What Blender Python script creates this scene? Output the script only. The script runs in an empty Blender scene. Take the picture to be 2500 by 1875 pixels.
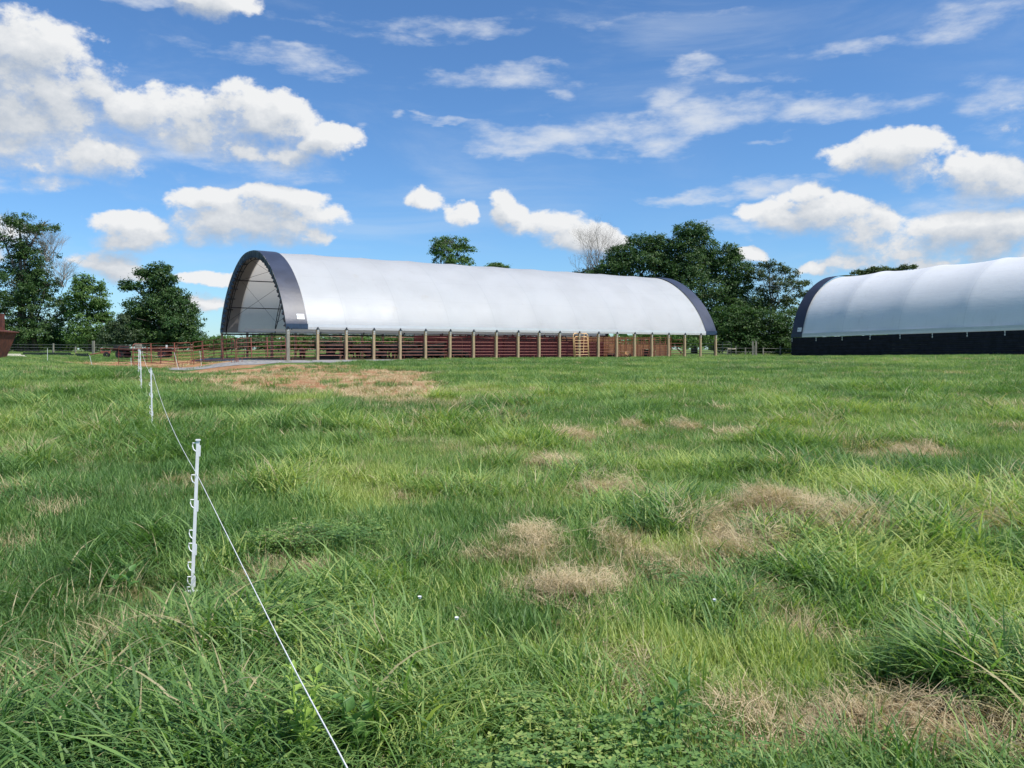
import bpy, math, random
import numpy as np
from mathutils import Vector, Matrix
random.seed(7); rng = np.random.default_rng(7)
R = math.radians
SC = bpy.context.scene
COL = SC.collection

# ------------------------------------------------------------------ camera, sun, sky, exposure
F = 2022.0; CX = 1250.0; HY = 853.0; CAMZ = 1.6
cam_d = bpy.data.cameras.new('camera'); cam = bpy.data.objects.new('camera', cam_d); COL.objects.link(cam)
cam_d.sensor_width = 36; cam_d.lens = F / 2500 * 36; cam_d.shift_y = -(937.5 - HY) / 2500
cam_d.clip_start = .05; cam_d.clip_end = 6000
cam.location = (0, 0, CAMZ); cam.rotation_euler = (R(90), 0, 0); SC.camera = cam
SC.view_settings.view_transform = 'Standard'; SC.view_settings.look = 'None'
SC.view_settings.gamma = 1; SC.view_settings.use_curve_mapping = False
SC.view_settings.exposure = 0.8
SC.cycles.max_bounces = 8; SC.cycles.transparent_max_bounces = 8
SC.cycles.diffuse_bounces = 3; SC.cycles.glossy_bounces = 3; SC.cycles.transmission_bounces = 4

SUN_EL = 56.0; SUN_AZ = 118.0            # degrees clockwise from +Y
sv = Vector((math.sin(R(SUN_AZ)) * math.cos(R(SUN_EL)), math.cos(R(SUN_AZ)) * math.cos(R(SUN_EL)), math.sin(R(SUN_EL))))
sl = bpy.data.lights.new('sun', 'SUN'); so = bpy.data.objects.new('sun', sl); COL.objects.link(so)
sl.energy = 3.3; sl.angle = R(1.2); sl.color = (1, .95, .87)
so.rotation_euler = sv.to_track_quat('Z', 'Y').to_euler(); so.location = (0, 0, 60)

class NT:
    def __init__(s, tree): s.t = tree; s.n = tree.nodes; s.l = tree.links
    def node(s, typ, **kw):
        n = s.n.new(typ)
        for k, v in kw.items(): setattr(n, k, v)
        return n
    def put(s, sock, v):
        if isinstance(v, bpy.types.NodeSocket): s.l.new(v, sock)
        elif v is not None: sock.default_value = v
    def m(s, op, a, b=None, c=None, clamp=False):
        n = s.node('ShaderNodeMath', operation=op, use_clamp=clamp)
        for i, v in enumerate((a, b, c)):
            if v is not None: s.put(n.inputs[i], v)
        return n.outputs[0]
    def v(s, op, a, b=None):
        n = s.node('ShaderNodeVectorMath', operation=op)
        s.put(n.inputs[0], a)
        if b is not None: s.put(n.inputs['Scale'] if op == 'SCALE' else n.inputs[1], b)
        return n.outputs['Value'] if op in ('DOT_PRODUCT', 'LENGTH') else n.outputs[0]
    def noise(s, vec, scale, detail=4, rough=.55, out='Fac', dist=0):
        n = s.node('ShaderNodeTexNoise'); s.put(n.inputs['Vector'], vec)
        n.inputs['Scale'].default_value = scale; n.inputs['Detail'].default_value = detail
        n.inputs['Roughness'].default_value = rough; n.inputs['Distortion'].default_value = dist
        return n.outputs[out]
    def mr(s, v, a, b, c=0., d=1., smooth=True):
        n = s.node('ShaderNodeMapRange', interpolation_type='SMOOTHSTEP' if smooth else 'LINEAR')
        s.put(n.inputs[0], v)
        for i, x in enumerate((a, b, c, d)): n.inputs[i + 1].default_value = x
        return n.outputs[0]
    def mix(s, f, a, b, blend='MIX'):
        n = s.node('ShaderNodeMix', data_type='RGBA', blend_type=blend)
        s.put(n.inputs['Factor'], f)
        ia = [i for i in n.inputs if i.name == 'A' and i.type == 'RGBA'][0]
        ib = [i for i in n.inputs if i.name == 'B' and i.type == 'RGBA'][0]
        s.put(ia, a if isinstance(a, bpy.types.NodeSocket) else (*a, 1)); s.put(ib, b if isinstance(b, bpy.types.NodeSocket) else (*b, 1))
        return [o for o in n.outputs if o.type == 'RGBA'][0]

# clouds: direction-space shapes (pixel of the photograph turned into azimuth and elevation)
def azel(px, py):
    X = (px - CX) / F; Z = (HY - py) / F
    return math.degrees(math.atan(X)), math.degrees(math.atan2(Z, math.hypot(1, X)))
CUM = [(20,150,150,85,1),(120,215,120,95,1),(40,290,190,110,1),(220,370,130,60,.9),(110,130,80,50,1),
 (345,275,85,50,1),(470,300,160,62,1),(570,270,75,50,.9),(660,305,95,50,.9),(790,350,75,28,.9),(640,370,150,38,.7),(700,280,50,35,.8),
 (350,570,85,42,1),(300,590,60,28,.8),(510,535,95,60,1),(660,540,140,58,1),(500,480,70,30,.9),(680,490,90,35,.9),(760,570,50,30,.8),
 (270,650,75,38,1),(525,682,60,20,.8),(500,742,60,26,.8),(1030,495,38,28,.75),(1120,527,44,22,.6),(1232,520,38,42,1),(1250,560,40,28,.7),
 (1400,590,85,36,.9),(1460,590,60,30,1),(1330,560,80,30,.5),
 (2165,385,115,45,1),(2240,420,60,40,.7),(2420,440,100,60,1),(2000,530,110,48,1),(1930,530,90,36,.8),(2090,560,90,46,.9),(1985,480,50,25,.8),
 (2400,560,190,42,1),(2220,600,170,48,.8),(2420,610,60,42,1),(2090,640,90,26,.9),(2260,640,80,26,.8),(1835,627,38,20,1),(1990,650,40,16,.8),(2560,620,90,60,.9),
 (510,5,95,34,1),(2620,350,100,120,.7),(-60,600,90,60,.8),(130,455,60,22,.5)]
SOFT = [(1340,330,190,42,1),(1270,360,110,26,1),(1560,305,190,50,1.1),(1700,285,130,40,1),(1800,275,160,36,.9),(2060,270,180,40,1),(2180,250,90,22,.8),(1100,312,90,11,.9),(1040,300,40,8,.8),
 (1690,165,60,28,.9),(1640,225,60,38,.9),(1370,225,30,18,.6),(970,308,18,8,.7),(1830,345,100,10,.6),(1450,375,200,14,.5),
 (2460,250,110,95,.9),(2400,190,60,40,.7),(2370,30,120,50,.9),(2450,0,60,40,.7),
 (1660,480,120,20,.9),(1900,465,150,26,.9),(1850,545,110,30,.8),(2420,520,120,60,.5),(870,340,20,10,.5),
 (560,420,230,26,.5),(430,400,120,40,.5),(1340,545,140,30,.6),(700,140,260,20,.6),(1050,60,260,20,.55),(1230,200,190,24,.65),(2030,120,260,20,.6),(1500,60,300,18,.5),(900,90,200,18,.5),(1750,200,200,16,.55),(330,5,80,16,.7),
 (60,440,90,22,.5),(2300,560,200,50,.6)]
world = bpy.data.worlds.new('World'); SC.world = world; world.use_nodes = True
wt = NT(world.node_tree); wt.n.clear()
sky = wt.node('ShaderNodeTexSky', sky_type='NISHITA', sun_disc=False)
sky.sun_elevation = R(SUN_EL); sky.sun_rotation = R(SUN_AZ); sky.altitude = 300
sky.air_density = 1.0; sky.dust_density = .25; sky.ozone_density = 2.5

def cloud_group(name, blobs, warp, nscale, flat, amp):
    g = bpy.data.node_groups.new(name, 'ShaderNodeTree'); t = NT(g)
    g.interface.new_socket('Vector', in_out='INPUT', socket_type='NodeSocketVector')
    g.interface.new_socket('Density', in_out='OUTPUT', socket_type='NodeSocketFloat')
    gi = t.node('NodeGroupInput'); go = t.node('NodeGroupOutput')
    d = t.v('NORMALIZE', gi.outputs[0])
    s = t.node('ShaderNodeSeparateXYZ'); t.put(s.inputs[0], d)
    az = t.m('MULTIPLY', t.m('ARCTAN2', s.outputs[0], s.outputs[1]), 57.2958)
    el = t.m('MULTIPLY', t.m('ARCSINE', s.outputs[2]), 57.2958)
    c = t.node('ShaderNodeCombineXYZ'); t.put(c.inputs[0], az); t.put(c.inputs[1], el)
    dn = t.v('MULTIPLY', d, (1, 1, flat))
    wn = t.v('SCALE', t.v('SUBTRACT', t.noise(dn, nscale * .45, 5, .6, 'Color'), (.5, .5, .5)), warp)
    p = t.v('MULTIPLY', t.v('ADD', c.outputs[0], wn), (1, 1, 0))
    acc = None
    for (px, py, rx, ry, w) in blobs:
        a, e = azel(px, py); k = 57.2958 / F
        q = t.v('MULTIPLY', t.v('SUBTRACT', p, (a, e, 0)), (1 / (rx * k), 1 / (ry * k), 0))
        f = t.m('MULTIPLY_ADD', t.v('DOT_PRODUCT', q, q), -w * .68, w * .8)
        if acc is None: acc = f
        else:
            n = t.node('ShaderNodeMath', operation='SMOOTH_MAX'); t.put(n.inputs[0], acc); t.put(n.inputs[1], f); n.inputs[2].default_value = .2
            acc = n.outputs[0]
    # beyond the frame the sky goes on with the same kind of scattered clouds
    gen = t.m('MULTIPLY_ADD', t.noise(t.v('MULTIPLY', d, (1, 1, 1.8)), 2.6, 3, .5), 3.2, -1.9)
    far = t.m('MAXIMUM', t.mr(t.m('ABSOLUTE', az), 36, 44), t.mr(el, 27, 34))
    low = t.mr(el, -2, 3)
    acc = t.m('MAXIMUM', t.m('MAXIMUM', acc, -1.), t.m('MULTIPLY_ADD', t.m('MULTIPLY', far, low), t.m('ADD', gen, 1.), -1.))
    det = t.m('SUBTRACT', t.noise(dn, nscale, 10, .62), .5)
    out = t.m('MULTIPLY_ADD', det, amp, acc)
    t.put(go.inputs[0], out)
    return g
g1 = cloud_group('cumulus_field', CUM, 2.6, 24, 1.4, 1.75)
g2 = cloud_group('wisp_field', SOFT, 5.2, 14, 2.8, 2.6)
geo = wt.node('ShaderNodeNewGeometry'); dirv = wt.v('SCALE', geo.outputs['Incoming'], -1.)
def ev(g, vec):
    n = wt.node('ShaderNodeGroup'); n.node_tree = g; wt.put(n.inputs[0], vec); return n.outputs[0]
d0 = ev(g1, dirv); d1 = ev(g1, wt.v('ADD', dirv, (.008, 0, .016))); w0 = ev(g2, dirv)
rel0 = wt.m('SUBTRACT', d0, d1)
a1 = wt.mr(wt.m('ADD', d0, wt.m('MULTIPLY', wt.m('MAXIMUM', rel0, 0.), 1.0)), -.06, .88); a2 = wt.m('MULTIPLY', wt.mr(w0, .0, 1.3), .85)
rel = wt.m('SUBTRACT', d0, d1)
lit = wt.mr(wt.m('ADD', wt.m('MULTIPLY', rel, .9), wt.m('MULTIPLY_ADD', d0, -.22, wt.m('MULTIPLY', wt.noise(dirv, 11, 6), .9))), -.02, 1.0, smooth=False)
ccol = wt.mix(lit, (4.0, 4.5, 5.2), (7.4, 7.5, 7.6))
sp = wt.node('ShaderNodeSeparateXYZ'); wt.put(sp.inputs[0], dirv)
skc = wt.mix(1.0, sky.outputs[0], (0.66, .96, 1.25), 'MULTIPLY')
vz = wt.noise(wt.v('MULTIPLY', dirv, (1, 1, 4.5)), 2.4, 9, .62, dist=.6); vz2 = wt.noise(wt.v('MULTIPLY', wt.v('ADD', dirv, (3, 1, 2)), (1, 1, 2.2)), 1.5, 3)
veil = wt.m('MULTIPLY', wt.m('MULTIPLY', wt.mr(vz, .44, .74), wt.mr(vz2, .38, .62)), .42)
skc = wt.mix(veil, skc, (6.0, 6.6, 7.3))
sc1 = wt.mix(a2, skc, (6.2, 6.6, 7.2))
sc2 = wt.mix(a1, sc1, ccol)
bg = wt.node('ShaderNodeBackground'); wt.put(bg.inputs[0], sc2); bg.inputs[1].default_value = .068
wo = wt.node('ShaderNodeOutputWorld'); wt.l.new(bg.outputs[0], wo.inputs[0])
world.cycles.sampling_method = 'MANUAL'; world.cycles.sample_map_resolution = 512

# ------------------------------------------------------------------ helpers
def material(name, col=(.5, .5, .5), rough=.6, metal=0., var=.15, scale=6., bump=0., bscale=40., col2=None, trans=0., spec=.5, stretch=(1, 1, 1), coord='Object'):
    m = bpy.data.materials.new(name); m.use_nodes = True; t = NT(m.node_tree); t.n.clear()
    o = t.node('ShaderNodeOutputMaterial'); b = t.node('ShaderNodeBsdfPrincipled')
    tc = t.node('ShaderNodeTexCoord'); vec = t.v('MULTIPLY', tc.outputs[coord], stretch)
    nz = t.noise(vec, scale, 6, .6)
    c2 = col2 or tuple(c * (1 - var) for c in col); c1 = col if col2 else tuple(min(1, c * (1 + var)) for c in col)
    t.put(b.inputs['Base Color'], t.mix(t.mr(nz, .3, .7), c1, c2))
    b.inputs['Roughness'].default_value = rough; b.inputs['Metallic'].default_value = metal
    b.inputs['Specular IOR Level'].default_value = spec
    if bump:
        bn = t.node('ShaderNodeBump'); bn.inputs['Strength'].default_value = .6; bn.inputs['Distance'].default_value = bump
        t.put(bn.inputs['Height'], t.noise(vec, bscale, 5, .6)); t.l.new(bn.outputs[0], b.inputs['Normal'])
    last = b.outputs[0]
    if trans:
        tr = t.node('ShaderNodeBsdfTranslucent'); tr.inputs[0].default_value = (*col, 1)
        mx = t.node('ShaderNodeMixShader'); mx.inputs[0].default_value = trans
        t.l.new(last, mx.inputs[1]); t.l.new(tr.outputs[0], mx.inputs[2]); last = mx.outputs[0]
    t.l.new(last, o.inputs[0]); return m

class MB:
    def __init__(s): s.v = []; s.f = []
    def add(s, vs, fs):
        k = len(s.v); s.v += [tuple(v) for v in vs]; s.f += [tuple(i + k for i in f) for f in fs]; return s
    def box(s, c, d, rot=0., tilt=None):
        hx, hy, hz = d[0] / 2, d[1] / 2, d[2] / 2
        vs = [Vector((x * hx, y * hy, z * hz)) for z in (-1, 1) for y in (-1, 1) for x in (-1, 1)]
        Mx = Matrix.Rotation(rot, 3, 'Z')
        if tilt: Mx = Matrix.Rotation(tilt[0], 3, tilt[1]) @ Mx
        return s.add([Mx @ v + Vector(c) for v in vs], [(0, 2, 3, 1), (4, 5, 7, 6), (0, 1, 5, 4), (2, 6, 7, 3), (0, 4, 6, 2), (1, 3, 7, 5)])
    def tube(s, path, r, n=6, cap=True):
        path = [Vector(p) for p in path]; rs = r if isinstance(r, (list, tuple)) else [r] * len(path)
        vs = []; fs = []; up = None
        for i, p in enumerate(path):
            t = (path[min(i + 1, len(path) - 1)] - path[max(i - 1, 0)])
            t = t.normalized() if t.length > 1e-9 else Vector((0, 0, 1))
            if up is None: up = Vector((0, 0, 1)) if abs(t.z) < .9 else Vector((1, 0, 0))
            a = t.cross(up); a = a.normalized() if a.length > 1e-6 else t.orthogonal().normalized()
            b = t.cross(a); up = -b if False else up
            for k in range(n):
                q = 2 * math.pi * k / n; vs.append(p + rs[i] * (a * math.cos(q) + b * math.sin(q)))
        for i in range(len(path) - 1):
            for k in range(n):
                fs.append((i * n + k, i * n + (k + 1) % n, (i + 1) * n + (k + 1) % n, (i + 1) * n + k))
        if cap: fs.append(tuple(range(n))[::-1]); fs.append(tuple((len(path) - 1) * n + k for k in range(n)))
        return s.add(vs, fs)
    def lathe(s, prof, c=(0, 0, 0), n=16, axis='Z'):
        vs = []; fs = []
        for r, z in prof:
            for k in range(n):
                q = 2 * math.pi * k / n; x, y = r * math.cos(q), r * math.sin(q)
                v = (x, y, z) if axis == 'Z' else (x, z, y)
                vs.append((v[0] + c[0], v[1] + c[1], v[2] + c[2]))
        for i in range(len(prof) - 1):
            for k in range(n): fs.append((i * n + k, i * n + (k + 1) % n, (i + 1) * n + (k + 1) % n, (i + 1) * n + k))
        return s.add(vs, fs)
    def mesh(s, name, mat, smooth=False):
        me = bpy.data.meshes.new(name); me.from_pydata(s.v, [], s.f); me.materials.append(mat)
        if smooth: me.shade_smooth()
        me.update(); return me
    def build(s, name, mat, parent=None, smooth=False, loc=None, rot=None):
        return link(name, s.mesh(name, mat, smooth), parent, loc, rot)
def link(name, me, parent=None, loc=None, rot=None):
    o = bpy.data.objects.new(name, me); COL.objects.link(o)
    if parent: o.parent = parent
    if loc is not None: o.location = loc
    if rot is not None: o.rotation_euler = rot
    return o
def tag(o, label=None, cat=None, group=None, kind=None):
    for k, v in (('label', label), ('category', cat), ('group', group), ('kind', kind)):
        if v: o[k] = v
    return o
def empty(name, loc, rz=0., **kw):
    o = bpy.data.objects.new(name, None); COL.objects.link(o); o.location = loc; o.rotation_euler = (0, 0, rz); o.empty_display_size = .3
    return tag(o, **kw)
ORD = ['first', 'second', 'third', 'fourth', 'fifth', 'sixth', 'seventh', 'eighth', 'ninth', 'tenth', 'eleventh', 'twelfth', 'thirteenth', 'fourteenth', 'fifteenth', 'sixteenth', 'seventeenth', 'eighteenth', 'nineteenth', 'twentieth']

# numpy value noise
def hash2(ix, iy, seed):
    h = (ix.astype(np.int64) * 374761393 + iy.astype(np.int64) * 668265263 + seed * 974711) & 0x7fffffff
    h = ((h ^ (h >> 13)) * 1274126177) & 0x7fffffff
    return ((h ^ (h >> 16)) & 0xffff) / 65535.0
def vnoise(x, y, seed=0):
    x = np.asarray(x, float); y = np.asarray(y, float)
    ix = np.floor(x); iy = np.floor(y); fx = x - ix; fy = y - iy; fx = fx * fx * (3 - 2 * fx); fy = fy * fy * (3 - 2 * fy)
    a = hash2(ix, iy, seed); b = hash2(ix + 1, iy, seed); c = hash2(ix, iy + 1, seed); d = hash2(ix + 1, iy + 1, seed)
    return (a * (1 - fx) + b * fx) * (1 - fy) + (c * (1 - fx) + d * fx) * fy
def fbm(x, y, seed=0, o=4):
    s = 0; a = .5; t = 0
    for i in range(o): s = s + a * vnoise(x * 2 ** i, y * 2 ** i, seed + i * 17); t += a; a *= .5
    return s / t
def sstep(a, b, x):
    t = np.clip((x - a) / (b - a), 0, 1); return t * t * (3 - 2 * t)

# ------------------------------------------------------------------ terrain
B1O = np.array((-17.56, 64.9)); B1A = np.array((.826, .564)); B1P = np.array((-.564, .826)); B1L = 48.8; B1W = 18.8; PADZ = .73
B2O = np.array((34.5, 102.)); B2A = np.array((.481, -.877)); B2P = np.array((.877, .481)); B2L = 60.; B2W = 18.6
Dk = np.array([0, 5, 10, 20, 30, 45, 55, 65, 80, 100, 120, 160, 400, 3000.])
Rk = np.array([-.75, -.62, -.475, -.396, -.32, -.27, 0, .247, .338, .618, .8])
Zk = np.array([
 [0, -.02, .1, .45, .72, .86, .9, .92, .97, 1.05, 1.2, 1.3, 1.3, 1.3],
 [0, -.02, .1, .45, .72, .84, .86, .88, .95, 1.05, 1.2, 1.3, 1.3, 1.3],
 [0, -.05, .1, .48, .70, .55, .3, .14, .55, 1.0, 1.2, 1.3, 1.3, 1.3],
 [0, -.05, .1, .40, .50, .18, .10, .18, .55, 1.0, 1.2, 1.3, 1.3, 1.3],
 [0, -.02, .1, .33, .41, .29, .43, .66, .74, .95, 1.2, 1.3, 1.3, 1.3],
 [0, 0, .1, .28, .38, .46, .62, .73, .75, .95, 1.15, 1.3, 1.3, 1.3],
 [0, 0, .1, .25, .4, .6, .7, .74, .74, .8, 1.0, 1.2, 1.3, 1.3],
 [0, 0, .1, .25, .4, .6, .68, .73, .75, .76, .95, 1.1, 1.3, 1.3],
 [0, 0, .1, .25, .42, .64, .76, .84, .82, .68, .9, 1.1, 1.3, 1.3],
 [0, 0, .1, .28, .45, .78, .93, 1.02, .95, .9, 1.0, 1.1, 1.3, 1.3],
 [0, 0, .1, .28, .45, .78, .95, 1.05, .95, .9, 1.0, 1.1, 1.3, 1.3]])
MOUNDS = []
def terr(x, y):
    x = np.asarray(x, float); y = np.asarray(y, float)
    D = np.clip(y, 0, 2999); r = np.clip(x / np.maximum(D, 4.), Rk[0], Rk[-1] - 1e-6)
    i = np.clip(np.searchsorted(Rk, r, 'right') - 1, 0, len(Rk) - 2); j = np.clip(np.searchsorted(Dk, D, 'right') - 1, 0, len(Dk) - 2)
    fr = (r - Rk[i]) / (Rk[i + 1] - Rk[i]); fd = (D - Dk[j]) / (Dk[j + 1] - Dk[j])
    fr = fr * fr * (3 - 2 * fr)
    z = (Zk[i, j] * (1 - fd) + Zk[i, j + 1] * fd) * (1 - fr) + (Zk[i + 1, j] * (1 - fd) + Zk[i + 1, j + 1] * fd) * fr
    near = np.clip(1 - D / 70, 0, 1)
    z = z + ((fbm(x * .35, y * .35, 3, 3) - .5) * .16 + (fbm(x * 1.6, y * 1.6, 9, 2) - .5) * .06) * near
    u = (x - B1O[0]) * B1A[0] + (y - B1O[1]) * B1A[1]; w = (x - B1O[0]) * B1P[0] + (y - B1O[1]) * B1P[1]
    din = np.maximum(np.maximum(-u, u - B1L), np.maximum(-w, w - B1W))
    k = 1 - sstep(.4, 3.0, din)
    z = z * (1 - k) + PADZ * k
    for (mx, my, mr, mh) in MOUNDS:
        q = np.hypot(x - mx, (y - my)) / mr; z = z + mh * np.exp(-q * q)
    return z
def tz(x, y): return float(terr(np.array([x]), np.array([y]))[0])
def gp(px, py):
    """ground point seen at that place of the photograph"""
    Ds = np.exp(np.linspace(math.log(2.), math.log(400.), 900)); xs = (px - CX) / F * Ds
    zr = CAMZ - (py - HY) / F * Ds; hit = np.nonzero(zr <= terr(xs, Ds))[0]
    k = hit[0] if len(hit) else len(Ds) - 1
    return xs[k], Ds[k]
def at(px, D): return ((px - CX) / F * D, D)
def zat(py, D): return CAMZ + (HY - py) / F * D

# dry, bare and light-green patches measured in the photograph and laid on the ground
def patch(px, py, rx, ry, w=1.):
    x, y = gp(px, py); _, y1 = gp(px, py + ry); _, y2 = gp(px, py - ry)
    return (x, (y1 + y2) / 2, rx / F * y, max((y2 - y1) / 2, .12), w)
DRY = [patch(*p) for p in [(1405,1080,70,18,1),(1670,1052,52,11,.8),(1555,1052,42,9,.8),(1800,1068,42,12,.9),(1960,1082,45,11,.8),(2260,1115,85,20,1),
 (1340,1148,70,26,.8),(1200,1120,70,16,.5),(1470,1205,85,26,.8),(1740,1310,90,42,1.1),(1850,1380,80,30,1),(2020,1300,130,50,1.15),(1930,1260,160,22,.7),(2370,1312,110,24,1),(2480,1200,60,30,.7),
 (1310,1345,50,40,1),(1200,1385,50,14,.8),(1380,1465,100,26,1),(1620,1400,210,60,.5),(1460,1535,28,10,.9),(2060,1780,330,70,.6),(2350,1790,260,100,1.2),(2480,1670,90,60,.6),(1870,1800,170,50,.75),
 (300,1560,80,80,.7),(660,1395,70,50,.5),(30,1330,80,35,.6),(850,1590,65,38,.7),(140,1250,60,20,.4),(950,930,60,16,.8),(60,1720,110,60,.35),(1080,1100,60,14,.4),(330,1440,60,30,.4),(120,960,120,10,.4),(40,1120,60,20,.4)]]
DIRT = [patch(*p) for p in [(620,925,150,22,1),(800,935,200,26,1),(950,955,110,22,1),(1020,968,60,14,1),(500,908,80,12,1),(640,906,130,9,.9),(760,906,120,9,.6),(720,932,240,26,.9),(880,950,190,20,1),(1405,1084,52,12,.75)]]
YARD = [(-28., 71., 9., 8., 1.), (-32., 67.5, 5., 4.5, .8), (-22., 75, 7., 9, .9)]
LIME = [patch(*p) for p in [(2300,1230,260,60,1),(2050,1200,150,25,.7),(820,1190,170,40,.9),(1800,1650,220,60,.7),(1500,1600,200,50,.6),(1640,1350,110,30,.8),(1130,965,90,16,.9),(740,985,60,12,.8),(1750,1150,160,18,.5),(2200,1450,250,60,.5),(900,1250,150,30,.6)]]
def pmask(P, x, y, nz, k0=1.3, k1=2.0):
    m = np.zeros_like(x)
    for (cx, cy, rx, ry, w) in P:
        q = ((x - cx) / rx) ** 2 + ((y - cy) / ry) ** 2
        m = np.maximum(m, w * np.clip(k0 - q * .85 + (nz - .5) * k1, 0, 1))
    return m
def masks(x, y):
    n1 = fbm(x * 1.3, y * 1.3, 31, 4); n2 = fbm(x * .22, y * .22, 51, 3); n3 = fbm(x * .6, y * .45, 77, 3)
    dry = np.maximum(pmask(DRY, x, y, n1), np.maximum(sstep(.66, .8, n3) * .5, sstep(.69, .78, fbm(x * 1.9, y * 1.5, 611, 3)) * .8))
    dirt = np.maximum(pmask(DIRT, x, y, fbm(x * .5, y * .5, 5, 4), 1.6, 1.6), pmask(YARD, x, y, fbm(x * .3, y * .3, 8, 4)))
    lime = np.clip(np.maximum(pmask(LIME, x, y, n1) * .8, 0) + (n2 - .47) * 1.15 + (n1 - .5) * .8 + .36, 0, 1)
    return dry, dirt, lime
MOUNDS += [(*at(466, 5.5), .7, -.10)]
MOUNDS += [(p_[0], p_[1], max(.25, min(p_[2], p_[3]) * .6), .05 * p_[4]) for p_ in DRY[:22] if p_[1] < 22]
x_, y_ = gp(1850, 1250); MOUNDS += [(x_, y_, .45, .16)]
x_, y_ = gp(1330, 1340); MOUNDS += [(x_, y_, .3, .1)]
x_, y_ = gp(2030, 1300); MOUNDS += [(x_, y_, .5, .1)]

def grow(a, b, step, k=1.25):
    out = [a]; s = step
    while out[-1] < b: s *= k; out.append(out[-1] + s)
    return out
gx = sorted([-v for v in grow(46, 2600, .6)]) + list(np.arange(-45.5, 62, .5)) + grow(62, 2600, .6)
gy = sorted([-v for v in grow(3, 60, .6)]) + list(np.arange(-2.5, 20, .2)) + list(np.arange(20, 112, .45)) + grow(112, 2900, .6)
gx = np.array(gx); gy = np.array(gy); GX, GY = np.meshgrid(gx, gy); nx, ny = len(gx), len(gy)
GZ = terr(GX.ravel(), GY.ravel())
me = bpy.data.meshes.new('ground')
me.from_pydata(np.stack([GX.ravel(), GY.ravel(), GZ], 1).tolist(), [], [(j * nx + i, j * nx + i + 1, (j + 1) * nx + i + 1, (j + 1) * nx + i) for j in range(ny - 1) for i in range(nx - 1)])
dry, dirt, lime = masks(GX.ravel(), GY.ravel())
for nm, arr in (('dry', dry), ('dirt', dirt), ('lime', lime)):
    a = me.attributes.new(nm, 'FLOAT', 'POINT'); a.data.foreach_set('value', arr.astype(np.float32))
me.shade_smooth()
gm = bpy.data.materials.new('pasture_soil'); gm.use_nodes = True; t = NT(gm.node_tree); b = t.n['Principled BSDF']
geo_ = t.node('ShaderNodeNewGeometry'); P = geo_.outputs['Position']
def att(t, nm, typ='GEOMETRY'): n = t.node('ShaderNodeAttribute', attribute_name=nm, attribute_type=typ); return n.outputs['Fac']
g_ = t.mix(t.mr(t.noise(P, 7, 8, .7), .35, .65), (.08, .15, .04), (.14, .22, .06))
g_ = t.mix(t.m('MULTIPLY', att(t, 'lime'), .6), g_, (.095, .15, .03))
g_ = t.mix(t.mr(t.noise(P, 2.1, 6, .7), .45, .75), g_, (.09, .075, .035))
st = t.mix(t.mr(t.noise(P, 30, 6, .7), .3, .7), (.34, .25, .14), (.17, .115, .06))
g_ = t.mix(t.mr(att(t, 'dry'), .15, .7), g_, st)
so_ = t.mix(t.mr(t.noise(P, 5, 8, .7), .35, .65), (.37, .19, .095), (.28, .15, .08))
so_ = t.mix(t.mr(t.noise(t.v('MULTIPLY', P, (1, 1.0, 1)), 1.3, 8, .75), .50, .62), so_, (.44, .33, .18))
g_ = t.mix(t.mr(t.m('ADD', att(t, 'dirt'), t.m('MULTIPLY', t.m('SUBTRACT', t.noise(P, 2.5, 5), .5), .8)), .3, .6), g_, so_)
t.put(b.inputs['Base Color'], g_); b.inputs['Roughness'].default_value = .95; b.inputs['Specular IOR Level'].default_value = .1
bn = t.node('ShaderNodeBump'); bn.inputs['Distance'].default_value = .05; bn.inputs['Strength'].default_value = .8
t.put(bn.inputs['Height'], t.noise(P, 9, 8, .75)); t.l.new(bn.outputs[0], b.inputs['Normal'])
me.materials.append(gm)
link('ground', me)['kind'] = 'structure'

def sheet(name, mask, step, lift, mat, x0, x1, y0, y1):
    xs = np.arange(x0, x1, step); ys = np.arange(y0, y1, step); X, Y = np.meshgrid(xs, ys); Z = terr(X.ravel(), Y.ravel()) + lift
    M = mask(X.ravel(), Y.ravel()); n = len(xs); vs = np.stack([X.ravel(), Y.ravel(), Z], 1)
    fs = [(j * n + i, j * n + i + 1, (j + 1) * n + i + 1, (j + 1) * n + i) for j in range(len(ys) - 1) for i in range(n - 1)
          if M[j * n + i] + M[j * n + i + 1] + M[(j + 1) * n + i] + M[(j + 1) * n + i + 1] >= 2]
    used = sorted({i for f in fs for i in f}); mp = {k: i for i, k in enumerate(used)}
    m = bpy.data.meshes.new(name); m.from_pydata([tuple(vs[k]) for k in used], [], [tuple(mp[i] for i in f) for f in fs]); m.materials.append(mat); m.shade_smooth()
    o = link(name, m); o['kind'] = 'structure'; return o
def uw(x, y): return (x - B1O[0]) * B1A[0] + (y - B1O[1]) * B1A[1], (x - B1O[0]) * B1P[0] + (y - B1O[1]) * B1P[1]
def m_gravel(x, y):
    u, w = uw(x, y); n = fbm(x * .6, y * .6, 12, 4) - .5
    yl = np.interp(x, [-27, -23.5, -19, -16.8, -15, -13.5, -11.3, -4, 0], [65, 57, 51, 49.3, 52.8, 56.8, 61, 68.5, 72]) + n * 4
    a = (y > yl) & (x > -27 + n * 3) & (x < 0) & (u < 12) & (w < 4) & (u > -10.5 + n * 4)
    c = (u > -2.5 + n) & (u < B1L + 1.5) & (w > -.55 + n * .5) & (w < B1W + .8)
    return (a | c).astype(float)
M_gravel = material('grey_gravel', (.38, .375, .36), .95, var=.35, scale=3, bump=.08, bscale=14, col2=(.17, .17, .17), spec=.1)
M_floor = material('barn_bedding', (.13, .085, .05), .95, var=.3, scale=2, bump=.05, bscale=12, spec=.1)
sheet('gravel_pad', m_gravel, .3, .02, M_gravel, -32, 30, 58, 116)
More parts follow.
